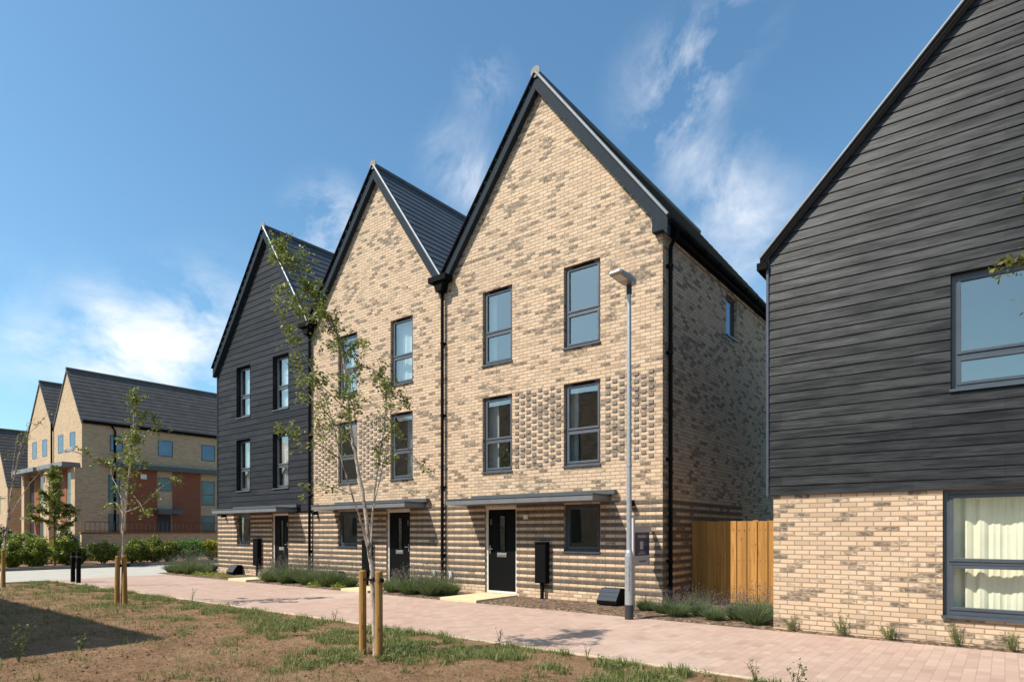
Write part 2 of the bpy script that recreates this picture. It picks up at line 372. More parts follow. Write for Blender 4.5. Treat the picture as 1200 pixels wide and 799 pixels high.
# ------------------------------------------------------------------ light and sky
SUN = Vector((.58, 1.0, -1.33)).normalized()          # direction light travels
sl = bpy.data.lights.new('sun', 'SUN'); sl.energy = 4.8; sl.angle = R(.53); sl.color = (1, .94, .84)
so = bpy.data.objects.new('sun', sl); COL.objects.link(so); so.rotation_euler = SUN.to_track_quat('-Z', 'Y').to_euler(); so.location = (-20, -30, 40)
W = bpy.data.worlds.new('World'); S.world = W; W.use_nodes = True
nt = W.node_tree; bgn = nt.nodes['Background']
sky = N(nt, 'ShaderNodeTexSky', sky_type='NISHITA', sun_disc=False)
sky.sun_elevation = math.asin(-SUN.z); sky.sun_rotation = math.atan2(-SUN.x, -SUN.y)
sky.air_density = 1.0; sky.dust_density = 1.1; sky.ozone_density = 1.6
bgn.inputs['Strength'].default_value = .108
gen = N(nt, 'ShaderNodeTexCoord').outputs['Generated']
def pdir(px, py): return (CR * ((px - 600) / F_PX) + CF + Vector((0, 0, (Y0 - py) / F_PX))).normalized()
def wnoise(sc, scale3, seed, det=9, rough=.62, dist=.6):
    return noise(nt, sc, det, rough, mapped(nt, gen, scale3, (seed, seed * .7, seed * .3), (0, 0, .6)), dist)
fine = wnoise(8, (1, 1, 2.0), 3.1, 9, .6, .25)
streak = wnoise(8, (1, 1.5, .9), 8.3, 10, .64, .5)
cl = None
for px, py, rad, gain, kind in ((178, 408, .105, 1.0, 0), (232, 412, .065, .85, 0), (110, 395, .07, .7, 0), (385, 262, .06, 1.6, 0), (535, 190, .06, .85, 1), (555, 225, .045, .7, 1),
                            (785, 110, .075, 1.0, 1), (820, 75, .06, .8, 1), (790, 180, .045, .8, 1), (860, 225, .09, .65, 1), (890, 290, .10, .75, 0), (840, 235, .06, .6, 1), (570, 98, .04, .8, 1), (250, 362, .08, .7, 0), (30, 412, .05, .8, 0), (150, 440, .08, .7, 0), (855, 15, .06, .6, 1), (30, 370, .1, .3, 1)):
    d = pdir(px, py)
    dp = N(nt, 'ShaderNodeVectorMath', operation='DISTANCE'); nt.links.new(gen, dp.inputs[0]); dp.inputs[1].default_value = d
    t = math_(nt, 'SUBTRACT', 1., math_(nt, 'DIVIDE', dp.outputs['Value'], rad * 1.35), clamp=True)
    t = math_(nt, 'MULTIPLY', math_(nt, 'MULTIPLY', t, t), math_(nt, 'SUBTRACT', 3, math_(nt, 'MULTIPLY', t, 2)))
    nz = math_(nt, 'MULTIPLY', math_(nt, 'SUBTRACT', fine if kind == 0 else streak, .36 if kind == 0 else .40), 3.2 if kind == 0 else 2.8, clamp=True)
    v = math_(nt, 'MULTIPLY', math_(nt, 'MULTIPLY', t, nz), gain)
    cl = v if cl is None else math_(nt, 'ADD', cl, v)
cl = math_(nt, 'MINIMUM', math_(nt, 'MULTIPLY', cl, .62), .82)
hs = N(nt, 'ShaderNodeHueSaturation'); hs.inputs['Saturation'].default_value = 1.06; hs.inputs['Value'].default_value = 1.0
nt.links.new(sky.outputs[0], hs.inputs['Color'])
nt.links.new(mix(nt, mix(nt, hs.outputs[0], (.97, 1.28, 1.28), 1.0, 'MULTIPLY'), (7.6, 7.7, 7.9), cl), bgn.inputs['Color'])
S.view_settings.view_transform = 'Standard'; S.view_settings.look = 'None'; S.view_settings.gamma = 1
S.view_settings.exposure = .5
S.render.film_transparent = False

# ------------------------------------------------------------------ noise in numpy
def vnoise(x, y, seed=0):
    xi = np.floor(x).astype(int); yi = np.floor(y).astype(int); xf = x - xi; yf = y - yi
    h = lambda a, b: (np.sin((a * 127.1 + b * 311.7 + seed * 74.7)) * 43758.5453) % 1.0
    u = xf * xf * (3 - 2 * xf); w = yf * yf * (3 - 2 * yf)
    return (h(xi, yi) * (1 - u) + h(xi + 1, yi) * u) * (1 - w) + (h(xi, yi + 1) * (1 - u) + h(xi + 1, yi + 1) * u) * w
def fbm(x, y, seed=0, o=4):
    s = 0; a = .5
    for i in range(o): s = s + a * vnoise(x * 2 ** i, y * 2 ** i, seed + i); a *= .5
    return s

# ------------------------------------------------------------------ ground
def sheet(name, x0, x1, y0, y1, z, mat, label=None):
    b = MB(); b.face([(x0, y0, z), (x1, y0, z), (x1, y1, z), (x0, y1, z)])
    return tag(b.build(name, mat), label, None, None, 'structure')
sheet('ground', -700, 700, -700, 700, -.03, M['ground'])
PE0, PE1 = 6.62, 10.03                       # paving edges
b = MB(); b.box(-23.4, 14, PE0, PE1, -.1, 0)
b.box(-30, -23.42, -40, 60, -.12, -.02)      # replaced below by the road; keep under it
b = MB(); b.box(-23.4, 14, PE0, PE1, -.1, 0)
tag(b.build('paving', M['pave']), kind='structure')
b = MB(); b.box(-30.0, -23.404, -45, 70, -.12, .0)
tag(b.build('road', M['concrete']), kind='structure')
b = MB(); b.box(-30.16, -30.004, -45, 70, -.1, .12)
tag(b.build('kerb', M['kerb']), kind='structure')
b = MB(); b.box(-22.6, 14, PE0 - .062, PE0 - .002, -.1, .012)
tag(b.build('edging', M['edging']), kind='structure')
b = MB(); b.box(-60, -30.164, -45, 70, -.1, .1)
tag(b.build('verge', M['soil']), kind='structure')

def soil_h(x, y):
    h = .03 * (fbm(x * .9, y * .9, 3) - .45) + .045 * (fbm(x * 4, y * 4, 9) - .45) + .035 * (fbm(x * 11, y * 11, 5, 3) - .45) + .02 * (fbm(x * 31, y * 31, 6, 2) - .4)
    edge = np.clip((PE0 - .06 - y) / .5, 0, 1)
    return .0 + h * (.25 + .75 * edge) + .06 * np.clip((PE0 - y) / 2.5, 0, 1) * np.clip((-9 - x) / 8, 0, 1)
def grid(name, xs, ys, hf, mat, z=0):
    X, Y = np.meshgrid(xs, ys); Z = hf(X, Y) + z
    V = np.stack([X.ravel(), Y.ravel(), Z.ravel()], 1); nx = len(xs)
    i = np.arange((len(ys) - 1) * (nx - 1)); r = i // (nx - 1); c = i % (nx - 1); a = r * nx + c
    return np_mesh(name, V, np.stack([a, a + 1, a + nx + 1, a + nx], 1), mat, smooth=True)
xs = np.concatenate([np.arange(-22.6, -13, .07), np.arange(-13, 3, .025), np.arange(3, 14.2, .3)])
ys = np.concatenate([np.arange(-30, 0, 1.5), np.arange(0, 6.55, .025), [6.556]])
tag(grid('soil', xs, ys, soil_h, M['soil']), kind='structure')
# planting beds in front of the terrace
def bed_h(x, y):
    k = np.clip((y - PE1) / .2, 0, 1)
    return -.012 + k * (.02 + .02 * fbm(x * 3, y * 3, 21) + .014 * fbm(x * 18, y * 18, 4, 2))
tag(grid('planting_bed', np.arange(-24.2, 14, .08), np.concatenate([np.arange(PE1 - .003, 11.5, .06), np.arange(11.5, 15.4, .3)]), bed_h, M['mulch']), kind='structure')

# grass, one object nobody could count
rng = np.random.default_rng(3)
def grass_mesh(name, pts, hgt, wid, mat, lean=.5):
    n = len(pts); az = rng.uniform(0, 6.283, n); h = hgt * rng.uniform(.5, 1.25, n); w = wid * rng.uniform(.6, 1.3, n)
    la = az + rng.uniform(-1, 1, n) + 1.57; ln = h * lean * rng.uniform(.1, 1.2, n)
    dx, dy = np.cos(az) * w / 2, np.sin(az) * w / 2; lx, ly = np.cos(la) * ln, np.sin(la) * ln
    x, y, z = pts.T
    V = np.zeros((n, 5, 3))
    V[:, 0] = np.stack([x - dx, y - dy, z - .01], 1); V[:, 1] = np.stack([x + dx, y + dy, z - .01], 1)
    V[:, 2] = np.stack([x + dx * .7 + lx * .35, y + dy * .7 + ly * .35, z + h * .6], 1); V[:, 3] = np.stack([x - dx * .7 + lx * .35, y - dy * .7 + ly * .35, z + h * .6], 1)
    V[:, 4] = np.stack([x + lx, y + ly, z + h * .95], 1)
    i = np.arange(n) * 5
    T = np.concatenate([np.stack([i, i + 1, i + 2], 1), np.stack([i, i + 2, i + 3], 1), np.stack([i + 3, i + 2, i + 4], 1)])
    return np_mesh(name, V.reshape(-1, 3), T, mat)
def grass_points(n):
    x = rng.uniform(-22.4, 6, n); y = rng.uniform(1.2, 6.52, n)
    strip = np.exp(-((y - 6.05) / .5) ** 2) * (.75 + .8 * (fbm(x * .55, y * .8, 31) > .42)) * (.25 + (x < -8) * .5 + (x > -9) * .75)
    cl1 = np.clip((fbm(x * .8, y * .9, 41) - .47) * 9, 0, 1) * (1 - .8 * np.clip((-6 - x) / 3, 0, 1)) * np.clip((y - 2.2) / 2.5, .12, 1)
    cl2 = np.clip((fbm(x * 2.6, y * 2.6, 51) - .44) * 8, 0, 1)
    near = np.exp(-(((x + 6.4) / 1.5) ** 2 + ((y - 5.2) / .8) ** 2)) * .9 + .7 * np.exp(-(((x + 14.3) / .5) ** 2 + ((y - 5.1) / .3) ** 2)) + .5 * np.exp(-(((x + 9.5) / 2.) ** 2 + ((y - 4.9) / .7) ** 2))
    p = np.clip(strip * cl2 * 1.0 + cl1 * cl2 * .5 + near * cl2 * .9 + .05 * np.clip((fbm(x * 1.3, y * 1.3, 61) - .45) * 8, 0, 1), 0, 1)
    k = rng.uniform(0, 1, n) < p
    x, y = x[k], y[k]; return np.stack([x, y, soil_h(x, y)], 1)
tag(grass_mesh('grass', grass_points(620000), .06, .0065, M['grass'], 1.0), 'patchy green grass growing on the bare soil beside the paving', 'grass', kind='stuff')
dp_ = grass_points(16000); tag(grass_mesh('dry_grass', dp_, .12, .004, M['drygrass'], .7), 'straw coloured dry grass stalks scattered over the soil', 'grass', kind='stuff')
tc_ = grass_points(9000)[:1000]; kk = 16                   # taller tufts
tp_ = np.repeat(tc_, kk, 0) + np.concatenate([rng.normal(0, .028, (len(tc_) * kk, 2)), np.zeros((len(tc_) * kk, 1))], 1)
tp_[:, 1] = np.minimum(tp_[:, 1], 6.54)
tag(grass_mesh('grass_tufts', tp_, .105, .007, M['grass'], .9), 'taller green grass tufts in the verge soil beside the paving', 'grass', kind='stuff')
wp_ = grass_points(60000); wp_ = wp_[rng.permutation(len(wp_))[:420]]
wl_ = np.repeat(wp_, 14, 0); wl_[:, :2] += rng.normal(0, .045, (len(wl_), 2)); wl_[:, 2] += rng.uniform(.01, .07, len(wl_)); wl_[:, 1] = np.minimum(wl_[:, 1], 6.53)
WEEDS_AT = wl_
# loose stones and clods
ns = 9000; V = []; Fc = []
oct_ = np.array([(1, 0, 0), (0, 1, 0), (-1, 0, 0), (0, -1, 0), (0, 0, 1), (0, 0, -1)], float); of = [(0, 1, 4), (1, 2, 4), (2, 3, 4), (3, 0, 4), (1, 0, 5), (2, 1, 5), (3, 2, 5), (0, 3, 5)]
sx = rng.uniform(-16, 3, ns); sy = rng.uniform(1.3, 6.4, ns); sz = soil_h(sx, sy)
for i in range(ns):
    s = rng.uniform(.005, .019) * (1.8 if rng.uniform() < .05 else 1); q = oct_ * rng.uniform(.6, 1.3, (6, 1)) * s * np.array([1, 1, .7])
    a = rng.uniform(0, 6.28); c_, s_ = math.cos(a), math.sin(a); q = q @ np.array([[c_, -s_, 0], [s_, c_, 0], [0, 0, 1]])
    Fc += [(u + len(V) * 6, v_ + len(V) * 6, w_ + len(V) * 6) for u, v_, w_ in of]; V.append(q + [sx[i], sy[i], sz[i] + s * .1])
M['clod'] = plain('stones_and_clods', (.23, .145, .088), .95, var=.4, vscale=3)
tag(np_mesh('gravel', np.concatenate(V), Fc, M['soil']), 'small stones and clods scattered over the bare soil', 'stones', kind='stuff')

# ------------------------------------------------------------------ terrace
YF = 11.5
SL = 1.28; APEX = 11.62
def wall_front(mb, x0, x1, z0, ze, xc, za, holes, y, reveal, m=0, mr=None, zc=None):
    """front wall with openings and a gable on top"""
    xs = sorted({x0, x1, *[h[0] for h in holes], *[h[1] for h in holes]}); zs = sorted({z0, ze, *([zc] if zc else []), *[h[2] for h in holes], *[h[3] for h in holes]})
    for i in range(len(xs) - 1):
        for j in range(len(zs) - 1):
            cx, cz = (xs[i] + xs[i + 1]) / 2, (zs[j] + zs[j + 1]) / 2
            if any(h[0] < cx < h[1] and h[2] < cz < h[3] for h in holes): continue
            mb.face([(xs[i], y, zs[j]), (xs[i + 1], y, zs[j]), (xs[i + 1], y, zs[j + 1]), (xs[i], y, zs[j + 1])], m=1 if zc and cz < zc else m)
    if za: mb.face([(x0, y, ze), (x1, y, ze), (xc, y, za)] if isinstance(za, float) else [(x0, y, ze), (x1, y, ze)] + [(px, y, pz) for px, pz in za], m=m)
    mr = m if mr is None else mr
    for a, c, d, e in holes:
        Y2 = y + reveal
        mb.face([(a, y, d), (a, y, e), (a, Y2, e), (a, Y2, d)], m=mr); mb.face([(c, y, e), (c, y, d), (c, Y2, d), (c, Y2, e)], m=mr)
        mb.face([(a, y, e), (c, y, e), (c, Y2, e), (a, Y2, e)], m=mr); mb.face([(c, y, d), (a, y, d), (a, Y2, d), (c, Y2, d)], m=mr)

def window(parent, a, c, d, e, y, tr=.42, mat='frame', gl='glass', fw=.055, vent=True, sillp=.035, set_=.075):
    """frame with sashes (part), panes and sill (sub-parts); y is the wall face"""
    f = MB(); yo = y + set_; yi = yo + .07
    def ring(a, c, d, e, w, y0, y1):
        f.box(a, a + w, y0, y1, d, e); f.box(c - w, c, y0, y1, d, e)
        f.box(a + w, c - w, y0, y1, d, d + w); f.box(a + w, c - w, y0, y1, e - w, e)
    ring(a + .002, c - .002, d + .002, e - .002, fw, yo, yi)
    g = MB()
    cells = [(d + fw, e - fw)]
    if tr:
        zt = d + (e - d) * tr; f.box(a + fw, c - fw, yo + .004, yi, zt - .022, zt + .022); cells = [(d + fw, zt - .022), (zt + .022, e - fw)]
    for lo, hi in cells:
        ring(a + fw + .003, c - fw - .003, lo + .003, hi - .003, .042, yo - .012, yi - .012)
        g.face([(a + fw + .04, yo + .02, lo + .04), (c - fw - .04, yo + .02, lo + .04), (c - fw - .04, yo + .02, hi - .04), (a + fw + .04, yo + .02, hi - .04)])
    w = f.build('window', M[mat], parent, bevel=.004)
    g.build('pane', M[gl], w)
    if sillp:
        s = MB(); s.box(a - .012, c + .012, y - sillp, yi, d - .032, d + .001); s.build('sill', M[mat], w)
    if vent:
        v = MB(); v.box(a + .18, c - .18, yo - .028, yo - .001, e - fw + .012, e - fw + .03); v.build('trickle_vent', M['black'], w)
    return w
def room(mb, a, c, d, e, y):
    x0, x1, z0, z1 = a - .5, c + .5, max(d - .55, .02), e + .28; y0, y1 = y + .15, y + 2.4
    A = lambda x, yy, z: (x, yy, z)
    mb.face([A(x0, y1, z0), A(x1, y1, z0), A(x1, y1, z1), A(x0, y1, z1)]); mb.face([A(x0, y0, z0), A(x0, y1, z0), A(x0, y1, z1), A(x0, y0, z1)])
    mb.face([A(x1, y0, z0), A(x1, y1, z0), A(x1, y1, z1), A(x1, y0, z1)]); mb.face([A(x0, y0, z1), A(x1, y0, z1), A(x1, y1, z1), A(x0, y1, z1)])
    mb.face([A(x0, y0, z0), A(x1, y0, z0), A(x1, y1, z0), A(x0, y1, z0)])
    for p, q, r_, s in ((x0, a, z0, z1), (c, x1, z0, z1), (a, c, z0, d), (a, c, e, z1)):
        mb.face([A(p, y0, r_), A(q, y0, r_), A(q, y0, s), A(p, y0, s)])
def curtain(mb, x0, x1, y, z0, z1, n=10, amp=.03):
    k = n * 8; prev = None
    for i in range(k + 1):
        t = i / k; x = x0 + (x1 - x0) * t; yy = y + amp * (.55 + .45 * math.sin(t * n * 1.37 + x0)) * math.sin(t * n * 6.283 + 2.3 * math.sin(t * 7 + x0)) + amp * .5 * math.sin(t * n * 2.1) + amp * .25 * math.sin(t * n * 15.7)
        cur = ((x, yy, z0), (x, yy, z1))
        if prev: mb.face([prev[0], cur[0], cur[1], prev[1]], smooth=True)
        prev = cur

def door(parent, a, c, d, e, y, hinge):
    f = MB(); w = .065; yo, yi = y + .05, y + .12
    f.box(a, a + w, yo, yi, d, e); f.box(c - w, c, yo, yi, d, e); f.box(a + w, c - w, yo, yi, e - w, e); f.box(a + w, c - w, yo, yi, d, d + .05)
    f.build('door_frame', M['dframe'], parent, bevel=.004)
    l = MB(); x0, x1 = a + w + .004, c - w - .004; gx = (x0 + x1) / 2; gw = .085; z0, z1 = d + .054, e - w - .004; gz0, gz1 = d + .98, e - .22
    yd = yo + .015
    for p, q, r_, s in ((x0, gx - gw, z0, z1), (gx + gw, x1, z0, z1), (gx - gw, gx + gw, z0, gz0), (gx - gw, gx + gw, gz1, z1)): l.box(p, q, yd, yd + .045, r_, s)
    dr = l.build('door', M['door'], parent)
    q = MB(); q.box(gx - gw + .002, gx + gw - .002, yd + .012, yd + .02, gz0 + .002, gz1 - .002); q.build('door_glazing', M['glass'], dr)
    t = MB()
    for zz0, zz1, xx0, xx1 in ((gz0 - .02, gz0, gx - gw - .02, gx + gw + .02), (gz1, gz1 + .02, gx - gw - .02, gx + gw + .02), (gz0, gz1, gx - gw - .02, gx - gw), (gz0, gz1, gx + gw, gx + gw + .02)): t.box(xx0, xx1, yd - .012, yd - .001, zz0, zz1)
    t.build('glazing_bead', M['black'], dr)
    q = MB(); q.box(gx - .14, gx + .14, yd - .018, yd - .001, d + .85, d + .95); q.box(gx - .11, gx + .11, yd - .026, yd - .0185, d + .875, d + .925); q.build('letterbox', M['metal'], dr, bevel=.003)
    hx = x0 + .05 if hinge > 0 else x1 - .05; s = 1 if hinge > 0 else -1
    q = MB(); q.box(hx - .014, hx + .014, yd - .012, yd - .001, d + .92, d + 1.12); q.box(min(hx, hx + s * .11), max(hx, hx + s * .11), yd - .06, yd - .045, d + 1.03, d + 1.05); q.box(hx - .009, hx + .009, yd - .045, yd - .012, d + 1.03, d + 1.05)
    q.build('handle', M['metal'], dr)
    q = MB(); nx = hx + s * .03
    for zz in (0, .055): q.box(nx - .022, nx + .022, yd - .008, yd - .001, d + 1.62 + zz, d + 1.628 + zz)
    q.box(nx - .022, nx + .022, yd - .008, yd - .001, d + 1.73, d + 1.738)
    q.box(nx - .022, nx - .014, yd - .008, yd - .001, d + 1.628, d + 1.73); q.box(nx + .014, nx + .022, yd - .008, yd - .001, d + 1.628, d + 1.73)
    q.build('door_number', M['metal'], dr)

def stepped_slope(mb, xe, ze, xr, zr, y0, y1, m=0, course=.27, lift=.014, cap=True):
    """tile courses lying on one slope from the eave (xe, ze) up to the ridge (xr, zr)"""
    L = math.hypot(xr - xe, zr - ze); n = max(3, round(L / course)); tx, tz = (xr - xe) / L, (zr - ze) / L
    sgn = 1 if xr < xe else -1; nx, nz = sgn * abs(tz), abs(tx)
    for i in range(n):
        a, c = i * L / n, (i + 1) * L / n
        p = (xe + tx * a + nx * lift, ze + tz * a + nz * lift); q = (xe + tx * c, ze + tz * c); o = (xe + tx * a, ze + tz * a)
        pts = [(p[0], y0, p[1]), (p[0], y1, p[1]), (q[0], y1, q[1]), (q[0], y0, q[1])]
        uv = [(y0, a + .002), (y1, a + .002), (y1, c - .004), (y0, c - .004)]
        if sgn < 0: pts = pts[::-1]; uv = uv[::-1]
        mb.face(pts, uv, m)
        mb.face([(o[0], y0, o[1]), (o[0], y1, o[1]), (p[0], y1, p[1]), (p[0], y0, p[1])], [(0, .0), (0, 0), (0, 0), (0, 0)], m)
    # underside
    d = .08
    mb.face([(xe, y0, ze), (xe, y1, ze), (xe - nx * d, y1, ze - nz * d), (xe - nx * d, y0, ze - nz * d)], m=m)
    mb.face([(xe - nx * d, y0, ze - nz * d), (xe - nx * d, y1, ze - nz * d), (xr - nx * d, y1, zr - nz * d), (xr - nx * d, y0, zr - nz * d)], m=m)
    for yy in (y0, y1): mb.face([(xe, yy, ze), (xr, yy, zr), (xr - nx * d, yy, zr - nz * d), (xe - nx * d, yy, ze - nz * d)], m=m)

def lap_boards(mb, z0, z1, row, xl, xr, holes, y, lap=.02, m=0):
    """horizontal lapped boards; xl(z), xr(z) give the ends, holes are cut out"""
    k = 0; zb = z0
    while zb < z1 - .005:
        zt = min(zb + row, z1); cuts = sorted({zb, zt, *[v for h in holes for v in (h[2], h[3]) if zb < v < zt]})
        for a, c in zip(cuts, cuts[1:]):
            mid = (a + c) / 2; spans = [(None, None)]
            segs = []; cur = None
            hs_ = sorted([(h[0], h[1]) for h in holes if h[2] < mid < h[3]])
            edges = [None] + [v for h in hs_ for v in h] + [None]
            for i in range(0, len(edges), 2):
                l0 = xl(a) if edges[i] is None else edges[i]; l1 = xl(c) if edges[i] is None else edges[i]
                r0 = xr(a) if edges[i + 1] is None else edges[i + 1]; r1 = xr(c) if edges[i + 1] is None else edges[i + 1]
                if r0 - l0 < .01: continue
                ya = y - lap * (1 - (a - zb) / row); yc = y - lap * (1 - (c - zb) / row)
                r1 = max(r1, l1)
                mb.face([(l0, ya, a), (r0, ya, a), (r1, yc, c), (l1, yc, c)], [(l0, k * row + (a - zb) * .98 + .003), (r0, k * row + (a - zb) * .98 + .003), (r1, k * row + (c - zb) * .98 + .003), (l1, k * row + (c - zb) * .98 + .003)], m)
                if a == zb: mb.face([(l0, y, a), (r0, y, a), (r0, ya, a), (l0, ya, a)], m=m)
                if edges[i] is None: mb.face([(l0, ya, a), (l1, yc, c), (l1, y + .02, c), (l0, y + .02, a)], m=m)
        zb += row; k += 1

def house_shell(t, x0, x1, xc, oh0, oh1, clad, za, sl, ydep=20.8):
    """roof with courses, barge boards, verge trims and ridge; returns roof object"""
    zr = za; xe0, xe1 = x0 - oh0, x1 + oh1; ze0, ze1 = zr - sl[0] * (xc - xe0), zr - sl[1] * (xe1 - xc)
    r = MB(); yv = YF - .13
    stepped_slope(r, xe0 + .0, ze0, xc, zr, yv, ydep); stepped_slope(r, xe1, ze1, xc, zr, yv, ydep)
    ro = r.build('roof', M['roof'], t)
    g = MB(); g.tube([(xc, yv - .02, zr + .0), (xc, ydep, zr + .0)], .085, 14); g.build('ridge_tile', M['roof'], ro)
    g = MB(); g.tube([(xc, yv - .045, zr + .02), (xc, yv - .0205, zr + .02)], [.125, .125], 20, smooth=False); g.build('ridge_end_cap', M['endcap'], ro)
    q = MB(); dps = {-1: .29, 1: .33}; lf = .012
    for s, xe, ze in ((-1, xe0, ze0), (1, xe1, ze1)):
        dp = dps[s]
        poly = [(xc, zr - .042), (xc, zr - .042 - dp), (xe, ze - .042 - dp), (xe, ze - .042)]
        if s > 0: poly = poly[::-1]
        q.prism(poly[::-1], yv - .012 - .002 * (s > 0), YF - .004)
    q.build('barge_board', M['barge'], t)
    for s, xe, ze in ((-1, xe0, ze0), (1, xe1, ze1)):
        v = MB(); k_ = sl[0 if s < 0 else 1]; n_ = (s * k_ / math.hypot(1, k_), 1 / math.hypot(1, k_))
        v.tube([(xc + n_[0] * .026, yv - .035, zr - .02 + n_[1] * .026), (xe + n_[0] * .026, yv - .035, ze - .02 + n_[1] * .026)], .034, 10)
        v.build('verge_trim', M['trim' if s > 0 else 'black'], t)  # left trim is the same part, its shade put in as black colour
    return xe0, ze0, xe1, ze1

Z1B, Z1T, Z2B, Z2T, ZGB, ZGT, ZD = 2.92, 4.70, 5.47, 7.23, 1.08, 2.095, .06
XB = [-22.55, -16.79, -11.14, -5.26]
STRIPE0, PITCH = .285, .151
def bands(mb, x0, x1, holes, y, ks=range(13), pr=.014):
    for k in ks:
        z = STRIPE0 + PITCH * k; lo, hi = z - .0345, z + .0345
        spans = [(x0, x1)]
        for a, c, d, e in holes:
            if d - .005 < z < e + .02: spans = [s for p, q in spans for s in ((p, min(q, a)), (max(p, c), q)) if s[1] - s[0] > .02]
        for p, q in spans: mb.box(p, q, y - pr, y + .004, lo, hi)

houses = []
specs = [
 dict(x0=XB[0], x1=XB[1], xc=-19.28, za=11.55, sl=(1.223, 1.466), wins=((-21.22, -20.33), (-18.93, -18.03)), gw=(-21.22, -20.33), dr=(-19.0, -18.05), hinge=-1, can=(-21.5, -17.55), clad=True,
      label='charcoal board clad end terrace house with a steep gable, farthest left of the three'),
 dict(x0=XB[1], x1=XB[2], xc=-13.72, za=11.58, sl=(1.2, 1.434), wins=((-15.48, -14.6), (-13.18, -12.3)), gw=(-15.48, -14.6), dr=(-13.35, -12.4), hinge=-1, can=(-15.72, -11.8), clad=False,
      label='buff brick mid terrace house behind the nearest birch, between the other two gables'),
 dict(x0=XB[2], x1=XB[3], xc=-8.2, za=11.66, sl=(1.29, 1.32), wins=((-9.88, -8.98), (-7.56, -6.65)), gw=(-7.56, -6.65), dr=(-9.81, -8.85), hinge=1, can=(-10.38, -6.39), clad=False,
      label='buff brick end terrace house with the tall side wall, right behind the lamp post')]
for hi_, s in enumerate(specs):
    x0, x1, xc = s['x0'], s['x1'], s['xc']
    t = thing('terraced_house', s['label'], 'house', (xc, YF, 0), 0, 'gabled terrace houses'); houses.append(t)
    w1, w2 = s['wins']; gw = s['gw']; d0, d1 = s['dr']
    up = [(a, c, Z1B, Z1T) for a, c in s['wins']] + [(a, c, Z2B, Z2T) for a, c in s['wins']]
    gnd = [(gw[0], gw[1], ZGB, ZGT), (d0, d1, ZD, ZGT)]
    last = hi_ == 2
    oh0, oh1 = (.10 if hi_ == 0 else 0), (.16 if last else 0)
    za_, (sa, sb) = s['za'], s['sl']; zside = lambda x: za_ - (sa * (xc - x) if x < xc else sb * (x - xc)) - .12
    gable = [(x1, zside(x1)), (xc, za_ - .12), (x0, zside(x0))]
    wb = MB()
    xa, xb = x0 + .001, x1 - .001
    if s['clad']:
        wall_front(wb, xa, xb, 0, 2.15, xc, None, gnd, YF, .15, zc=2.14)
        cb = MB(); lap_boards(cb, 2.15, za_ - .13, .2, lambda z: max(xa, xc - (za_ - .12 - z) / sa), lambda z: min(xb, xc + (za_ - .12 - z) / sb), up, YF, .015)
        for a, c, d, e in up:
            for f4 in ([(a, YF - .02, d), (a, YF - .02, e), (a, YF + .21, e), (a, YF + .21, d)], [(c, YF - .02, e), (c, YF - .02, d), (c, YF + .21, d), (c, YF + .21, e)], [(a, YF - .02, e), (c, YF - .02, e), (c, YF + .21, e), (a, YF + .21, e)], [(c, YF - .02, d), (a, YF - .02, d), (a, YF + .21, d), (c, YF + .21, d)]): cb.face(f4)
        # the visible edge of the end wall, boards too
        cb.face([(x0 - .012, YF + .02, 2.15), (x0 - .012, 20.6, 2.15), (x0 - .012, 20.6, zside(x0)), (x0 - .012, YF + .02, zside(x0))])
        cb.box(x0 - .03, x0 + .025, YF - .026, YF + .02, 2.15, zside(x0) - .02)
        cb.build('cladding', M['clad_far'], t)
        tr_ = MB(); tr_.box(x0 - .01, x1, YF - .03, YF - .002, 2.105, 2.15); tr_.build('drip_trim', M['black'], t)
        wb.face([(x0, YF, 0), (x0, YF, 2.15), (x0, 20.6, 2.15), (x0, 20.6, 0)])
    else:
        wall_front(wb, xa, xb, 0, 7.5, xc, gable, gnd + up, YF, .15, zc=2.14)
    if last:
        y0s, y1s, sz0, sz1 = 15.05, 15.82, 6.24, 7.22
        for p, q, lo, hi in ((YF, y0s, 0, 7.52), (y1s, 20.6, 0, 7.52), (y0s, y1s, 0, sz0), (y0s, y1s, sz1, 7.52)):
            wb.face([(x1, p, lo), (x1, q, lo), (x1, q, hi), (x1, p, hi)])
        for p in (y0s, y1s): wb.face([(x1, p, sz0), (x1, p, sz1), (x1 - .1, p, sz1), (x1 - .1, p, sz0)])
        for p in (sz0, sz1): wb.face([(x1, y0s, p), (x1, y1s, p), (x1 - .1, y1s, p), (x1 - .1, y0s, p)])
        wb.box(x1 - .02, x1 + .022, YF + .02, 20.6, 7.26, 7.335)      # corbelled eaves course
    wb.face([(x1, 20.6, 0), (x0, 20.6, 0), (x0, 20.6, 7.6), (xc, 20.6, za_ - .2), (x1, 20.6, 7.6)])
    if not last: wb.face([(x1 - .001, YF, 0), (x1 - .001, 20.6, 0), (x1 - .001, 20.6, 2.15 if s['clad'] else 7.5), (x1 - .001, YF, 2.15 if s['clad'] else 7.5)])
    if hi_: wb.face([(x0 + .001, 20.6, 0), (x0 + .001, YF, 0), (x0 + .001, YF, 7.5), (x0 + .001, 20.6, 7.5)])
    wb.build('wall', [M['brick'], M['brick_low']], t)
    # banded brickwork of the ground floor and the projecting headers
    bb = MB(); bands(bb, x0 + .004, x1 + (.010 if last else -.004), gnd, YF)
    if last:
        for k in range(13):
            z = STRIPE0 + PITCH * k; ye = 12.9 if k < 10 else 16.2
            bb.box(x1 - .004, x1 + .0145, YF - .0135, ye, z - .0345, z + .0345)
    bb.build('banded_brickwork', M['dark_brick'], t)
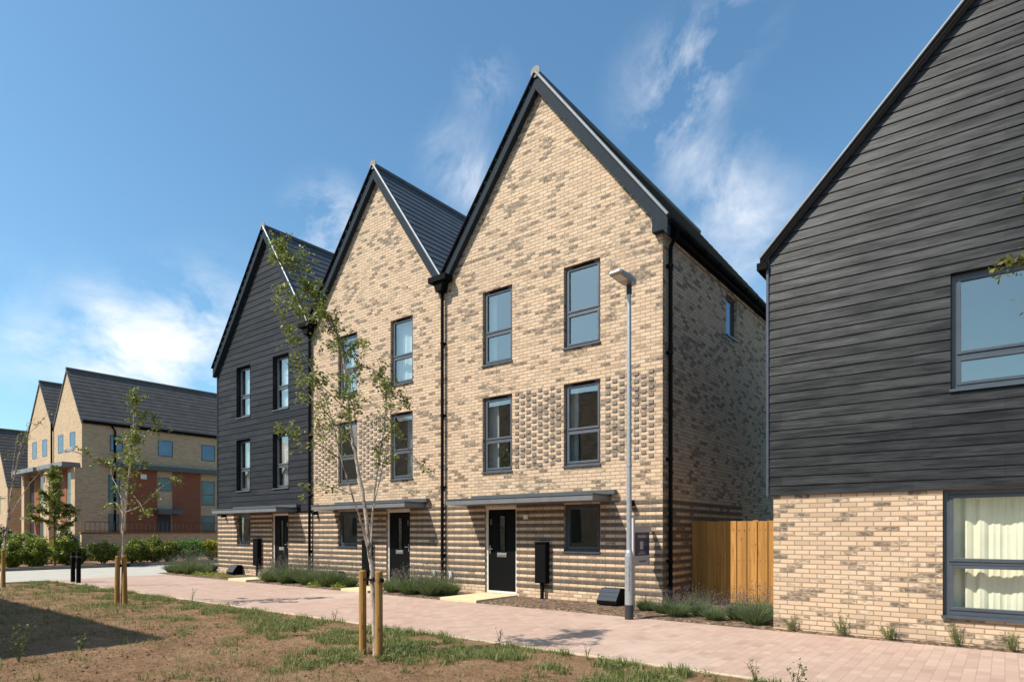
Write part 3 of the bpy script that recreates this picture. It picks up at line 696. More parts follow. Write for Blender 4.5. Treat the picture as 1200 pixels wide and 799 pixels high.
    if not s['clad']:
        hb = MB(); regs = [(s['wins'][0][1] + .06, s['wins'][1][0] - .05)]
        regs += [(s['wins'][1][1] + .1, x1 - .16)] if last else [(x0 + .16, s['wins'][0][0] - .05)]
        for r0, r1 in regs:
            n = max(2, round((r1 - r0) / .169)); px = (r1 - r0) / n
            for i in range(n):
                for j in range(25):
                    if (i + j) % 2: continue
                    z = .2475 + .0755 * (36 + j) + .0378
                    if not Z1B - .02 < z < Z1T + .02: continue
                    x = r0 + px * (i + .5); hb.box(x - .05, x + .05, YF - .018, YF + .004, z - .031, z + .031)
        hb.build('projecting_headers', M['header_brick'], t)
    # openings
    lin = MB()
    for a, c, d, e in up:
        window(t, a, c, d, e, YF, set_=.13 if s['clad'] else .075, sillp=.04); room(lin, a, c, d, e, YF + (.06 if s['clad'] else 0))
    window(t, gw[0], gw[1], ZGB, ZGT, YF, tr=0, mat='frame_blue', vent=False); room(lin, gw[0], gw[1], ZGB, ZGT, YF)
    lin.build('room_lining', M['lining'], t)
    def cur(*a):
        q = MB(); curtain(q, *a); q.build('curtain', M['curtain_white'], t)
    if hi_ == 1:
        cur(w2[0] + .02, w2[0] + .62, YF + .3, Z2B - .2, Z2T + .1, 5); cur(w1[0], w1[1], YF + .3, Z2B - .2, Z2T + .1, 6); cur(w2[0] + .2, w2[1] + .1, YF + .45, Z1B - .2, Z1T + .1, 5)
    elif hi_ == 0:
        cur(w1[0], w1[0] + .5, YF + .3, Z2B - .2, Z2T + .1, 4); cur(w2[0], w2[1], YF + .3, Z2B - .2, Z2T + .1, 6); cur(w1[0], w1[0] + .4, YF + .3, Z1B - .2, Z1T + .1, 4); cur(w2[0] + .1, w2[0] + .5, YF + .3, Z1B - .2, Z1T + .1, 4)
    else:
        cur(w1[0] - .05, w1[0] + .27, YF + .3, Z1B - .2, Z1T + .1, 3, .015); cur(w2[0] - .05, w2[0] + .2, YF + .3, Z1B - .2, Z1T + .1, 3, .015); cur(w1[0] - .1, w1[0] + .2, YF + .3, Z2B - .2, Z2T + .1, 3, .02)
    door(t, d0, d1, ZD, ZGT, YF, s['hinge'])
    xe0, ze0, xe1, ze1 = house_shell(t, x0, x1, xc, oh0, oh1, s['clad'], s['za'], s['sl'])
    # canopy
    ca, cb_ = s['can']; c = MB(); c.box(ca, cb_, 10.75, YF - .02, 2.125, 2.235); cn = c.build('canopy', M['canopy'], t, bevel=.004)
    c = MB(); c.box(ca - .015, cb_ + .015, 10.735, YF - .02, 2.238, 2.268); c.box(ca + .25, cb_ + .14, 11.36, YF - .019, 2.272, 2.36); c.build('canopy_flashing', M['canopy_top'], cn)
    # wall light
    lx = {0: -21.98, 1: -16.5, 2: -5.9}[hi_]; c = MB(); c.tube([(lx, YF - .02, 2.08), (lx, YF - .16, 2.06)], [.05, .062], 12); c.box(lx - .045, lx + .045, YF - .021, YF - .001, 2.02, 2.14); c.build('wall_light', M['black'], t)
    if hi_: c = MB(); bx = {1: -11.47, 2: -10.9}[hi_]; c.box(bx - .045, bx + .045, YF - .055, YF - .0185, .38, .53); c.build('socket_box', M['white'], t, bevel=.006)
    if last: c = MB(); c.box(-8.58, -8.5, YF - .05, YF - .0185, 1.79, 1.89); c.box(-8.63, -8.582, YF - .035, YF - .0185, 1.79, 1.89); c.build('doorbell', M['white'], t)
    # rainwater goods
    if not last:
        px_ = x1; zt = 7.86
        h = MB(); h.prism([(px_ - .30, zt - .13), (px_ + .3, zt - .13), (px_ + .3, zt + .01), (px_ - .3, zt + .01)], YF - .30, YF - .03)
        h.prism([(px_ - .09, zt - .36), (px_ + .09, zt - .36), (px_ + .17, zt - .132), (px_ - .17, zt - .132)], YF - .24, YF - .03); ho = h.build('rainwater_hopper', M['black'], t, bevel=.006)
        p = MB(); p.tube([(px_ + .0, YF - .085, zt - .3), (px_, YF - .085, .03)], .042, 10)
        for zz in (.9, 2.6, 4.4, 6.2): p.tube([(px_, YF - .085, zz), (px_, YF - .085, zz + .05)], .052, 10); p.box(px_ - .06, px_ + .06, YF - .05, YF - .001, zz, zz + .05)
        p.build('downpipe', M['black'], t)
    else:
        g = MB(); gx = x1 + .185; n = 9; gz = ze1 - .14
        for i in range(n):
            a0, a1 = math.pi + math.pi * i / n, math.pi + math.pi * (i + 1) / n
            q = [(gx + .07 * math.cos(a), gz + .07 + .075 * math.sin(a)) for a in (a0, a1)]
            g.face([(q[0][0], YF - .1, q[0][1]), (q[1][0], YF - .1, q[1][1]), (q[1][0], 20.8, q[1][1]), (q[0][0], 20.8, q[0][1])], smooth=True)
        g.face([(gx + .07 * math.cos(math.pi + math.pi * i / n), YF - .1, gz + .07 + .075 * math.sin(math.pi + math.pi * i / n)) for i in range(n + 1)])
        for yy in np.arange(12.2, 20.8, .9): g.box(gx - .075, gx + .082, yy, yy + .05, gz - .012, gz + .075)
        g.box(x1 + .001, x1 + .14, YF + .02, 20.75, ze1 - .22, ze1 - .04)
        g.build('gutter', M['black'], t)
        e = MB(); e.box(x1 - .16, x1 + .17, YF - .148, YF - .006, ze1 - .26, ze1 - .02); e.build('box_end', M['barge'], t, bevel=.01)
        p = MB(); py_ = YF + .2; p.tube([(gx, py_ + .05, gz), (gx, py_ + .04, gz - .13), (x1 + .09, py_, gz - .3), (x1 + .075, py_, gz - .4), (x1 + .075, py_, .03)], .042, 10)
        for zz in (.9, 2.9, 5.0, 6.7): p.tube([(x1 + .075, py_, zz), (x1 + .075, py_, zz + .05)], .052, 10); p.box(x1 + .001, x1 + .05, py_ - .06, py_ + .06, zz, zz + .05)
        p.build('downpipe', M['black'], t)
        # side window, frame turned to face +X
        w = MB(); a, c_, d, e_ = 15.05, 15.82, sz0, sz1; X = x1 - .07
        for p0, p1, l0, l1 in ((a, a + .06, d, e_), (c_ - .06, c_, d, e_), (a + .06, c_ - .06, d, d + .06), (a + .06, c_ - .06, e_ - .06, e_)): w.box(X - .05, X, p0, p1, l0, l1)
        wo = w.build('window', M['frame_blue'], t)
        g = MB(); g.face([(X - .02, a + .05, d + .05), (X - .02, c_ - .05, d + .05), (X - .02, c_ - .05, e_ - .05), (X - .02, a + .05, e_ - .05)]); g.build('pane', M['glass_bg'], wo)
        g = MB(); g.box(X - .05, x1 + .03, a - .01, c_ + .01, d - .035, d - .001); g.build('sill', M['frame_blue'], wo)
    # stone path to the door
    sl_ = MB(); sl_.box(d0 - .05, d1 + .05, PE1 + .004, YF - .03, -.02, .058); tag(sl_.build('doorstep_slab', M['slab'], None, .006, (xc, 10.7, 0)),
        ['yellow stone slab path before the clad house door', 'yellow stone slab path before the middle house door, half hidden by lavender', 'yellow stone slab path before the nearest black door'][hi_], 'paving slab', 'door slabs')

# meter boxes
def meter_hump(x, label):
    b = MB(); w, dpt, h = .46, .34, .32; y1 = YF - .03; y0 = y1 - dpt
    prof = [(y0, .0), (y1, .0), (y1, h), (y0 + .17, h), (y0 - .01, .07)]
    for i in range(5):
        p, q = prof[i], prof[(i + 1) % 5]; b.face([(x, p[0], .04 + p[1]), (x + w, p[0], .04 + p[1]), (x + w, q[0], .04 + q[1]), (x, q[0], .04 + q[1])][::-1])
    b.face([(x, p[0], .04 + p[1]) for p in prof][::-1]); b.face([(x + w, p[0], .04 + p[1]) for p in prof])
    t = thing('meter_box', label, 'meter box', (x + w / 2, (y0 + y1) / 2, .03), 0, 'low sloped meter boxes')
    b.build('body', M['black'], t, .012)
    l = MB()
    for i in range(3):
        u0, u1 = i / 3 + .01, (i + 1) / 3 - .01; A = Vector((0, y0 - .018, .04 + .085)); B = Vector((0, y0 + .163, .04 + h + .006))
        p, q = A.lerp(B, u0), A.lerp(B, u1)
        l.face([(x + .012, p.y, p.z), (x + w - .012, p.y, p.z), (x + w - .012, q.y, q.z), (x + .012, q.y, q.z)]); n_ = Vector((0, -.01, .006))
        l.face([(x + .012, p.y, p.z), (x + w - .012, p.y, p.z), (x + w - .012, p.y + .012, p.z - .008), (x + .012, p.y + .012, p.z - .008)][::-1])
    l.build('lid', M['meter'], t); return t
meter_hump(-6.52, 'low sloped blue grey meter box left of the lamp post')
meter_hump(-15.6, 'low sloped meter box sunk among lavender before the middle house')
meter_hump(-21.25, 'low sloped dark meter box before the charcoal clad house')
def post_box(x, label):
    t = thing('post_box', label, 'utility box', (x, YF - .12, 0), 0, 'tall black boxes on posts by the doors')
    b = MB(); b.box(x - .15, x + .15, YF - .16, YF - .03, .37, 1.25); b.box(x - .135, x + .135, YF - .172, YF - .1605, .39, 1.2); b.build('cabinet', M['black'], t, .01)
    b = MB(); b.box(x - .16, x + .16, YF - .182, YF - .02, 1.252, 1.28); b.build('hood', M['black'], t, .006)
    b = MB(); b.box(x - .03, x + .03, YF - .12, YF - .06, -.02, .369); b.build('post', M['black'], t)
post_box(-8.07, 'tall black box on a post right of the nearest door')
post_box(-14.05, 'tall black box on a post behind the nearest birch trunk')
post_box(-19.75, 'tall black box on a post before the charcoal clad house')

# ------------------------------------------------------------------ sign on the wall of the end house
t = thing('hanging_sign', 'navy and grey board on a pale post and arm at the brick house corner', 'sign', (-5.49, 10.7, 0))
b = MB(); b.box(-5.52, -5.46, 10.66, 10.72, 0, 1.76); b.build('post', M['signgrey'], t)
b = MB(); b.box(-5.515, -5.465, 10.722, 11.42, 1.5, 1.60); b.build('arm', M['signgrey'], t)
b = MB(); b.box(-5.505, -5.475, 10.735, 11.36, 1.05, 1.495); pn = b.build('panel', M['signblue'], t)
b = MB(); b.box(-5.506, -5.474, 10.735, 11.38, .86, 1.045); pg = b.build('lower_panel', M['signgrey'], t)
def marks(parent, rows, mat):
    q = MB()
    for y0, y1, z, h, n in rows:
        w = (y1 - y0) / n
        for i in range(n): q.box(-5.4745, -5.4725, y0 + w * i, y0 + w * (i + .72), z, z + h)
    q.build('lettering', mat, parent)
marks(pn, ((10.87, 11.2, 1.39, .05, 6), (10.96, 11.14, 1.17, .15, 1), (10.95, 11.15, 1.115, .014, 7), (10.9, 11.2, 1.08, .018, 9)), M['signgrey'])
q = MB()
for i in range(9): q.box(-5.4735, -5.4715, 10.93 + .032 * i, 10.952 + .032 * i, .93, .955)
q.build('lettering', M['signblue'], pg)

# ------------------------------------------------------------------ lamp post
LX, LY = -5.10, 9.80
t = thing('street_lamp', 'grey galvanised street lamp with a flat head before the end brick house', 'street lamp', (LX, LY, 0))
b = MB(); b.tube([(LX, LY, -.05), (LX, LY, .25)], .0735, 20); b.build('base_sleeve', M['galv_dark'], t)
b = MB(); b.tube([(LX, LY, .25), (LX, LY, 1.08), (LX, LY, 1.15), (LX, LY, 1.19), (LX, LY, 3.4), (LX, LY, 5.72)], [.072, .072, .062, .045, .041, .036], 20)
b.tube([(LX, LY, 2.62), (LX, LY, 2.66)], .05, 20); b.build('column', M['galv'], t)
b = MB(); b.box(LX - .032, LX + .032, LY - .0745, LY - .06, .5, .95); b.build('access_door', M['galv'], t)
b = MB(); b.tube([(LX, LY, 5.58), (LX, LY, 5.74)], .046, 16); b.build('spigot', M['galv_dark'], t)
hd = MB(); ux = Vector((-.12, -.99, .10)).normalized(); uy = Vector((.99, -.12, 0)).normalized(); uz = ux.cross(uy).normalized()
if uz.z < 0: uz = -uz
base = Vector((LX, LY, 5.76))
out = [(-.11, -.06), (-.07, -.10), (.08, -.125), (.40, -.125), (.44, -.10), (.44, .10), (.40, .125), (.08, .125), (-.07, .10), (-.11, .06)]
P = lambda u, v, w: tuple(base + ux * u + uy * v + uz * w)
n = len(out)
top = [P(u * .97, v * .96, .095 - .06 * abs(u - .02)) for u, v in out]; midr = [P(u, v, .03) for u, v in out]; bot = [P(u * .95, v * .92, 0 if u < .2 else .015) for u, v in out]
hd.face(top); hd.face(bot[::-1])
for i in range(n):
    j = (i + 1) % n; hd.face([midr[i], midr[j], top[j], top[i]]); hd.face([bot[i], bot[j], midr[j], midr[i]])
ho = hd.build('lamp_head', M['galv'], t)
g = MB(); g.face([P(.18, -.085, -.004), P(.38, -.085, .008), P(.38, .085, .008), P(.18, .085, -.004)][::-1]); g.build('lens', M['lampglass'], ho)

# ------------------------------------------------------------------ timber fence between the houses
t = thing('timber_fence', 'orange timber board fence between the brick house and the clad house', 'fence', (-4.0, 12.95, 0))
b = MB(); x = -5.235; rr = random.Random(4); i = 0
while x < -2.75:
    w = .118; b.box(x, x + w - .004, 12.93 if i % 2 else 12.908, 12.95 if i % 2 else 12.928, .05, 1.72 + rr.uniform(-.006, .006)); x += w - .012 if i % 2 else w - .02; i += 1
b.build('board_panel', M['fence'], t)
b = MB()
for zz in (.34, .93, 1.54):
    for i_, xx in enumerate(np.arange(-5.19, -2.8, .104)):
        b.tube([(xx, 12.9075 if i_ % 2 == 0 else 12.929, zz + rr.uniform(-.02, .02)), (xx, 12.9035 if i_ % 2 == 0 else 12.925, zz)], .006, 6)
tag(b.build('nail_heads', M['galv_dark'], t), kind='stuff')
b = MB(); b.box(-2.97, -2.90, 12.84, 12.90, 0, 1.70); b.build('end_batten', M['fence'], t)
b = MB()
for zz in (.3, .9, 1.5): b.box(-5.24, -2.72, 12.955, 12.995, zz, zz + .09)
b.build('rail', M['fence'], t)
for px_ in (-5.18, -3.95, -2.8): b = MB(); b.box(px_ - .05, px_ + .05, 12.998, 13.1, 0, 1.74); b.build('post', M['fence'], t)

# ------------------------------------------------------------------ clad house on the right
RX, RY = -2.90, 10.20
t = thing('clad_house', 'large house with black timber boards over buff brick at right edge', 'house', (1.6, RY, 0))
SLR = 1.035; ZF = 5.80; RW = 9.0; RC = RX + RW / 2; ZR = ZF + SLR * RW / 2
lowh = (-.66, 1.25, .39, 2.06); uph = (-.57, 1.25, 3.38, 4.915)
b = MB(); wall_front(b, RX + .07, RX + RW - .07, 0, 2.09, 0, None, [lowh], RY, .15)
b.face([(RX + .07, RY, 0), (RX + .07, RY, 2.09), (RX + .07, 19, 2.09), (RX + .07, 19, 0)]); b.face([(RX + RW - .07, RY, 0), (RX + RW - .07, 19, 0), (RX + RW - .07, 19, 2.09), (RX + RW - .07, RY, 2.09)])
b.face([(RX + .07, 19, 0), (RX + RW - .07, 19, 0), (RX + RW - .07, 19, ZF), (RC, 19, ZR - .1), (RX + .07, 19, ZF)])
b.build('brick_base', M['brick_right'], t)
b = MB(); lap_boards(b, 2.065, ZR - .05, .142, lambda z: max(RX, RC - (ZR - .06 - z) / SLR), lambda z: min(RX + RW, RC + (ZR - .06 - z) / SLR), [uph], RY - .028, .013)
a, c, d, e = uph; yy0, yy1 = RY - .046, RY + .15
for f4 in ([(a, yy0, d), (a, yy0, e), (a, yy1, e), (a, yy1, d)], [(c, yy0, e), (c, yy0, d), (c, yy1, d), (c, yy1, e)], [(a, yy0, e), (c, yy0, e), (c, yy1, e), (a, yy1, e)], [(c, yy0, d), (a, yy0, d), (a, yy1, d), (c, yy1, d)]): b.face(f4)
for xx in (RX, RX + RW): b.face([(xx, RY - .02, 2.07), (xx, RY - .02, ZF - .06), (xx, 19, ZF - .06), (xx, 19, 2.07)])
b.face([(RX, RY - .028, 2.066), (RX + RW, RY - .028, 2.066), (RX + RW, RY + .0, 2.066), (RX, RY + .0, 2.066)])
b.build('cladding', M['clad_near'], t)
b = MB(); b.box(RX - .022, RX + .012, RY - .056, RY - .01, 2.06, ZF - .03); b.build('corner_trim', M['frame_blue'], t)
b = MB(); stepped_slope(b, RX - .1, ZF - .10 + .04, RC, ZR + .04, RY - .10, 19.1); stepped_slope(b, RX + RW + .1, ZF - .06, RC, ZR + .04, RY - .10, 19.1); b.build('roof', M['roof'], t)
b = MB()
for s in (-1, 1):
    xe = RC + s * (RW / 2 + .1); ze = ZR - SLR * (RW / 2 + .1) + .03; poly = [(RC, ZR + .03), (xe, ze), (xe, ze - .10), (RC, ZR - .07)]
    b.prism(poly if s < 0 else poly[::-1], RY - .115, RY - .03)
b.build('barge_board', M['black'], t)
b = MB(); xe = RC - RW / 2 - .1; b.tube([(xe, RY - .118, ZR - SLR * (RW / 2 + .1) + .04), (RC, RY - .118, ZR + .045)], .022, 8); b.build('verge_trim', M['trim'], t)
b = MB(); b.box(RX - .15, RX - .0, RY - .11, 19, ZF - .24, ZF - .13); b.build('gutter', M['black'], t)
window(t, *uph, RY - .03, tr=.29, mat='frame_blue', gl='glass', fw=.06, vent=False)
window(t, *lowh, RY, tr=.415, mat='frame_blue', gl='glass_near', fw=.065, vent=False, sillp=.05)
b = MB(); room(b, *uph, RY); room(b, *lowh, RY); b.build('room_lining', M['lining'], t)
b = MB(); curtain(b, lowh[0] - .05, lowh[1] + .1, RY + .30, .15, 2.1, 11, .03); b.build('curtain', M['curtain'], t)

# ------------------------------------------------------------------ leaves and trees
def leaf_mesh(name, pts, size, mat, parent, up=.35, rg=None, asp=.75):
    rg = rg or rng; n = len(pts); s = size * rg.uniform(.65, 1.25, n)[:, None]
    nrm = rg.normal(size=(n, 3)); nrm[:, 2] = np.abs(nrm[:, 2]) + up; nrm /= np.linalg.norm(nrm, axis=1)[:, None]
    t_ = np.cross(nrm, rg.normal(size=(n, 3))); t_ /= np.linalg.norm(t_, axis=1)[:, None]; q = np.cross(nrm, t_)
    P_ = np.asarray(pts)
    V = np.stack([P_ - t_ * s * .5, P_ + q * s * .5 * asp * .8 + nrm * s * .06 - t_ * s * .1, P_ + t_ * s * .55, P_ - q * s * .5 * asp * .8 + nrm * s * .06 - t_ * s * .1], 1).reshape(-1, 3)
    i = np.arange(n) * 4
    return np_mesh(name, V, np.stack([i, i + 1, i + 2, i + 3], 1), mat, parent)
wo_ = bpy.data.objects.new('x', None)
tag(leaf_mesh('ground_weeds', WEEDS_AT, .045, M['weed'], None, up=1.2, asp=.55), 'low broad leaved weeds spread among the verge grass', 'weeds', kind='stuff')
bpy.data.objects.remove(wo_)
def smooth_path(P_, k=5):
    out = []
    for i in range(len(P_) - 1):
        p0, p1, p2, p3 = P_[max(i - 1, 0)], P_[i], P_[i + 1], P_[min(i + 2, len(P_) - 1)]
        for j in range(k):
            u = j / k; out.append(.5 * ((2 * p1) + (p2 - p0) * u + (2 * p0 - 5 * p1 + 4 * p2 - p3) * u * u + (3 * p1 - p0 - 3 * p2 + p3) * u ** 3))
    out.append(P_[-1]); return out

def tree(name, label, cat, base, bpx, lines, scale, leafcol, bark, leaf, seed, group=None, twig=.32, dense=1., clusters=()):
    """lines: (points (u, z) read off the photo, root radius, tip radius, leaf density, depth drift) in the tree's own upright frame"""
    rg = np.random.default_rng(seed); r2 = random.Random(seed); bx, by, bz = base
    t = thing(name, label, cat, base, 0, group)
    tr = MB(); lp = []; cr = MB()
    def w3(u, z, w): return Vector(base) + CR * u + CF * w + Vector((0, 0, z))
    for li, (pts, ra, rb, dens, drift) in enumerate(lines):
        P2 = [((px - bpx[0]) * scale, (bpx[1] - py) * scale) for px, py in pts]; n = len(P2)
        P3 = [w3(u, z, drift[0] + (drift[1] - drift[0]) * i / (n - 1)) for i, (u, z) in enumerate(P2)]
        S_ = smooth_path(P3); m = len(S_)
        S_ = [p + Vector((r2.uniform(-1, 1), r2.uniform(-1, 1), 0)) * (.006 if 0 < i < m - 1 else 0) for i, p in enumerate(S_)]
        rad = [ra + (rb - ra) * (i / (m - 1)) ** .6 for i in range(m)]
        (tr if ra > .008 else cr).tube(S_, rad, 10 if ra > .02 else 5)
        if dens <= 0: continue
        f0 = .40 if ra > .012 else .1
        L = sum((S_[i + 1] - S_[i]).length for i in range(m - 1)) * (1 - f0)
        for _ in range(int(L * 17 * dens) + 2):
            u = f0 + (1 - f0) * r2.random() ** .8; i = min(int(u * (m - 1)), m - 2); p = S_[i].lerp(S_[i + 1], u * (m - 1) - i)
            d = Vector((r2.gauss(0, 1), r2.gauss(0, 1), r2.gauss(.15, .6))).normalized(); ln = twig * r2.uniform(.35, 1.15)
            tip = p + d * ln + Vector((0, 0, -.25 * ln)); mid = p + d * ln * .55
            cr.tube([p, mid, tip], [.0035, .0025, .0012], 3, cap=False)
            for _k in range(int(r2.uniform(9, 20) * dense)):
                q = p.lerp(mid, r2.random()) if r2.random() < .35 else mid.lerp(tip, r2.random())
                lp.append(q + Vector((r2.gauss(0, .028), r2.gauss(0, .028), r2.gauss(-.015, .028))))
    tr.build('trunk', M[bark], t); c = leaf_mesh('crown', lp, leaf, M[leafcol], t, rg=rg)
    cr.build('twigs', M['brown_bark'], c)
    return t
def place(px, py):                                    # ground point seen at a photo pixel
    d = F_PX * EYE / (py - Y0); u = (px - 600) / F_PX * d; p = CR * u + CF * d; return p.x, p.y, d
def stake(px, py, h, label, lean=0):
    x, y, d = place(px, py); zz = float(soil_h(np.array(x), np.array(y)))
    b = MB(); b.tube([(x, y, zz - .15), (x + lean * .4, y, zz + h * .5), (x + lean, y, zz + h - .015), (x + lean, y, zz + h)], [.047, .046, .045, .038], 14)
    return tag(b.build('timber_stake', M['stake'], None, 0, (x, y, zz)), label, 'stake', 'timber stakes holding young trees')
def tie(p, q, c, label):
    b = MB(); ex = (Vector(q) - Vector(p)).normalized() * .075; b.tube([p, Vector(q) + ex], .014, 6); b.tube([Vector(c) - Vector((0, 0, .022)), Vector(c) + Vector((0, 0, .022))], .036, 10); b.tube([Vector(q) + ex - Vector((0, 0, .022)), Vector(q) + ex + Vector((0, 0, .022))], .026, 8)
    o = b.build('tree_tie', M['black'], None, 0, c); return tag(o, label, 'tree tie', 'black rubber tree ties')

x, y, d = place(438, 767); sc = d / F_PX
L1 = [
 ([(440, 770), (437, 700), (433, 650), (427, 600), (420, 560), (412, 520), (406, 480), (402, 440), (398, 410), (390, 385), (376, 360), (362, 335), (345, 310), (330, 285), (316, 266)], .036, .004, 1.45, (0, .25)),
 ([(435, 665), (426, 620), (415, 580), (404, 540), (396, 500), (388, 470), (375, 440), (360, 412), (346, 392)], .017, .003, .9, (.03, -.45)),
 ([(434, 650), (435, 600), (438, 560), (442, 520), (446, 480), (443, 440), (430, 405)], .0155, .003, .85, (.0, .5)),
 ([(432, 630), (440, 590), (450, 550), (457, 520), (462, 480), (457, 448)], .0125, .003, .7, (0, -.3)),
 ([(412, 520), (395, 500), (375, 478), (355, 458), (341, 442)], .009, .003, .9, (.03, .3)),
 ([(406, 480), (388, 462), (370, 445), (352, 436)], .008, .003, .8, (.05, -.3)),
 ([(390, 385), (370, 372), (346, 360), (322, 350)], .009, .003, 1.3, (.2, .0)),
 ([(376, 360), (355, 350), (332, 338), (314, 314)], .008, .003, 1.3, (.2, .5)),
 ([(362, 335), (352, 300), (350, 282)], .007, .003, .7, (.2, .3)),
 ([(402, 440), (420, 425), (438, 430), (455, 452), (466, 468)], .009, .003, 1.2, (.1, .5)),
 ([(398, 410), (414, 402), (424, 400)], .007, .003, 1.0, (.2, -.1)),
 ([(446, 480), (463, 505), (478, 530), (490, 545)], .007, .002, .22, (.3, .6)),
 ([(404, 540), (385, 526), (362, 515), (342, 508)], .008, .002, .75, (-.2, -.5)),
 ([(415, 580), (395, 572), (378, 580), (362, 585)], .006, .002, .3, (-.1, -.4)),
 ([(396, 500), (375, 500), (358, 512), (348, 524)], .006, .002, .6, (-.2, .2)),
 ([(400, 425), (412, 445), (420, 470), (424, 495)], .006, .002, .9, (.1, -.3)),
 ([(376, 360), (385, 385), (400, 400), (412, 420)], .006, .002, 1.0, (.2, .4)),
 ([(345, 310), (332, 306), (317, 300)], .006, .002, 1.0, (.25, .0)),
 ([(350, 320), (368, 352), (378, 372)], .006, .002, 1.2, (.2, .0)),
]
tree('birch_tree', 'tall sparse multi stem birch staked in the soil nearest the camera', 'tree', (x, y, 0), (438, 767), L1, sc, 'birch_leaf', 'birch_bark', .043, 11, 'young birches in the verge', twig=.22, dense=1.35)
s1 = stake(425, 765, 1.04, 'left one of the two stakes at the nearest birch'); s2 = stake(444, 771, 1.04, 'right one of the two stakes at the nearest birch', .0)
p1 = Vector(s1.location) + Vector((0, 0, .93)); p2 = Vector(s2.location) + Vector((0, 0, .93)); tie(p1, p2, (p1 + p2) / 2 + Vector((.03, .05, 0)), 'black tie between the stakes of the nearest birch')

x, y, d = place(142, 709); sc = d / F_PX
L2 = [
 ([(142, 709), (143, 660), (145, 610), (149, 560), (152, 520), (154, 485), (156, 460)], .036, .005, 1.2, (0, .1)),
 ([(144, 640), (150, 600), (158, 565), (170, 530), (176, 505)], .016, .003, 1.1, (0, -.5)),
 ([(143, 625), (140, 590), (130, 570), (120, 555), (116, 535)], .016, .004, .6, (0, .4)),
 ([(147, 600), (165, 590), (180, 572), (196, 558)], .014, .004, .85, (0, .3)),
 ([(151, 530), (165, 540), (182, 545)], .01, .003, .8, (0, -.3)),
 ([(149, 560), (135, 545), (122, 540), (112, 530)], .01, .003, .7, (0, -.4)),
 ([(153, 500), (164, 490), (172, 480), (176, 500)], .01, .003, 1.1, (0, .3)),
 ([(150, 545), (140, 520), (132, 505)], .009, .003, .7, (0, .3)),
 ([(146, 605), (130, 590), (118, 588), (106, 592)], .009, .003, .35, (0, .6)),
 ([(156, 580), (172, 590), (186, 600)], .009, .003, .5, (0, -.5))]
tree('birch_tree', 'slim young birch between two stakes, in the middle of the three verge trees', 'tree', (x, y, 0), (142, 709), L2, sc, 'birch_leaf', 'birch_bark', .062, 12, 'young birches in the verge', twig=.26, dense=.9)
s1 = stake(137, 710, 1.0, 'left one of the two stakes at the middle birch', .05); s2 = stake(146.5, 710, 1.0, 'right one of the two stakes at the middle birch', -.05)
p1 = Vector(s1.location) + Vector((.05, 0, .8)); p2 = Vector(s2.location) + Vector((-.05, 0, .8)); tie(p1, p2, (p1 + p2) / 2, 'black tie between the stakes of the middle birch')

x, y, d = place(1, 690); sc = d / F_PX
L3 = [
 ([(2, 692), (4, 650), (7, 615), (11, 580), (16, 550), (22, 522), (30, 498)], .05, .006, .25, (0, .1)),
 ([(6, 620), (14, 590), (24, 565), (36, 545)], .02, .004, .2, (0, .5)),
 ([(9, 600), (20, 580), (32, 568)], .014, .003, .12, (0, -.5)),
 ([(14, 560), (10, 530), (8, 505)], .012, .003, .3, (0, .4)),
 ([(22, 522), (34, 505), (46, 490), (52, 478)], .01, .003, .35, (0, .2)),
 ([(20, 535), (36, 525), (50, 512)], .01, .003, .3, (0, -.4))]
tree('birch_tree', 'leaning almost leafless young birch at the left edge of the verge', 'tree', (x, y, 0), (1, 690), L3, sc, 'birch_leaf2', 'birch_bark', .055, 13, 'young birches in the verge', twig=.35, dense=.5)
stake(4, 690, 1.0, 'single stake at the left edge beside the bare birch')

# birch just outside the right edge, its branch tips reach into view
x, y = .57, 6.0; d = -x * math.sin(PHI) + y * math.cos(PHI); sc = d / F_PX; bpx = (1300, Y0 + F_PX * EYE / d)
L4 = [([(1300, bpx[1]), (1302, 760), (1298, 600), (1292, 450), (1285, 300), (1280, 150), (1276, 40)], .04, .006, .5, (0, .1)),
      ([(1292, 430), (1260, 360), (1225, 310), (1190, 296)], .012, .003, 1.0, (0, .1)), ([(1288, 360), (1255, 290), (1225, 250), (1200, 232)], .01, .003, .6, (0, -.1)),
      ([(1290, 440), (1250, 390), (1222, 360), (1204, 342)], .01, .003, .8, (0, .0)), ([(1285, 330), (1330, 250), (1360, 180)], .012, .003, 1, (0, .4))]
tree('birch_tree', 'birch at the right edge of view, only leafy branch tips before the clad house', 'tree', (x, y, 0), bpx, L4, sc, 'birch_leaf2', 'birch_bark', .045, 14, 'young birches in the verge', twig=.10, dense=1.0)

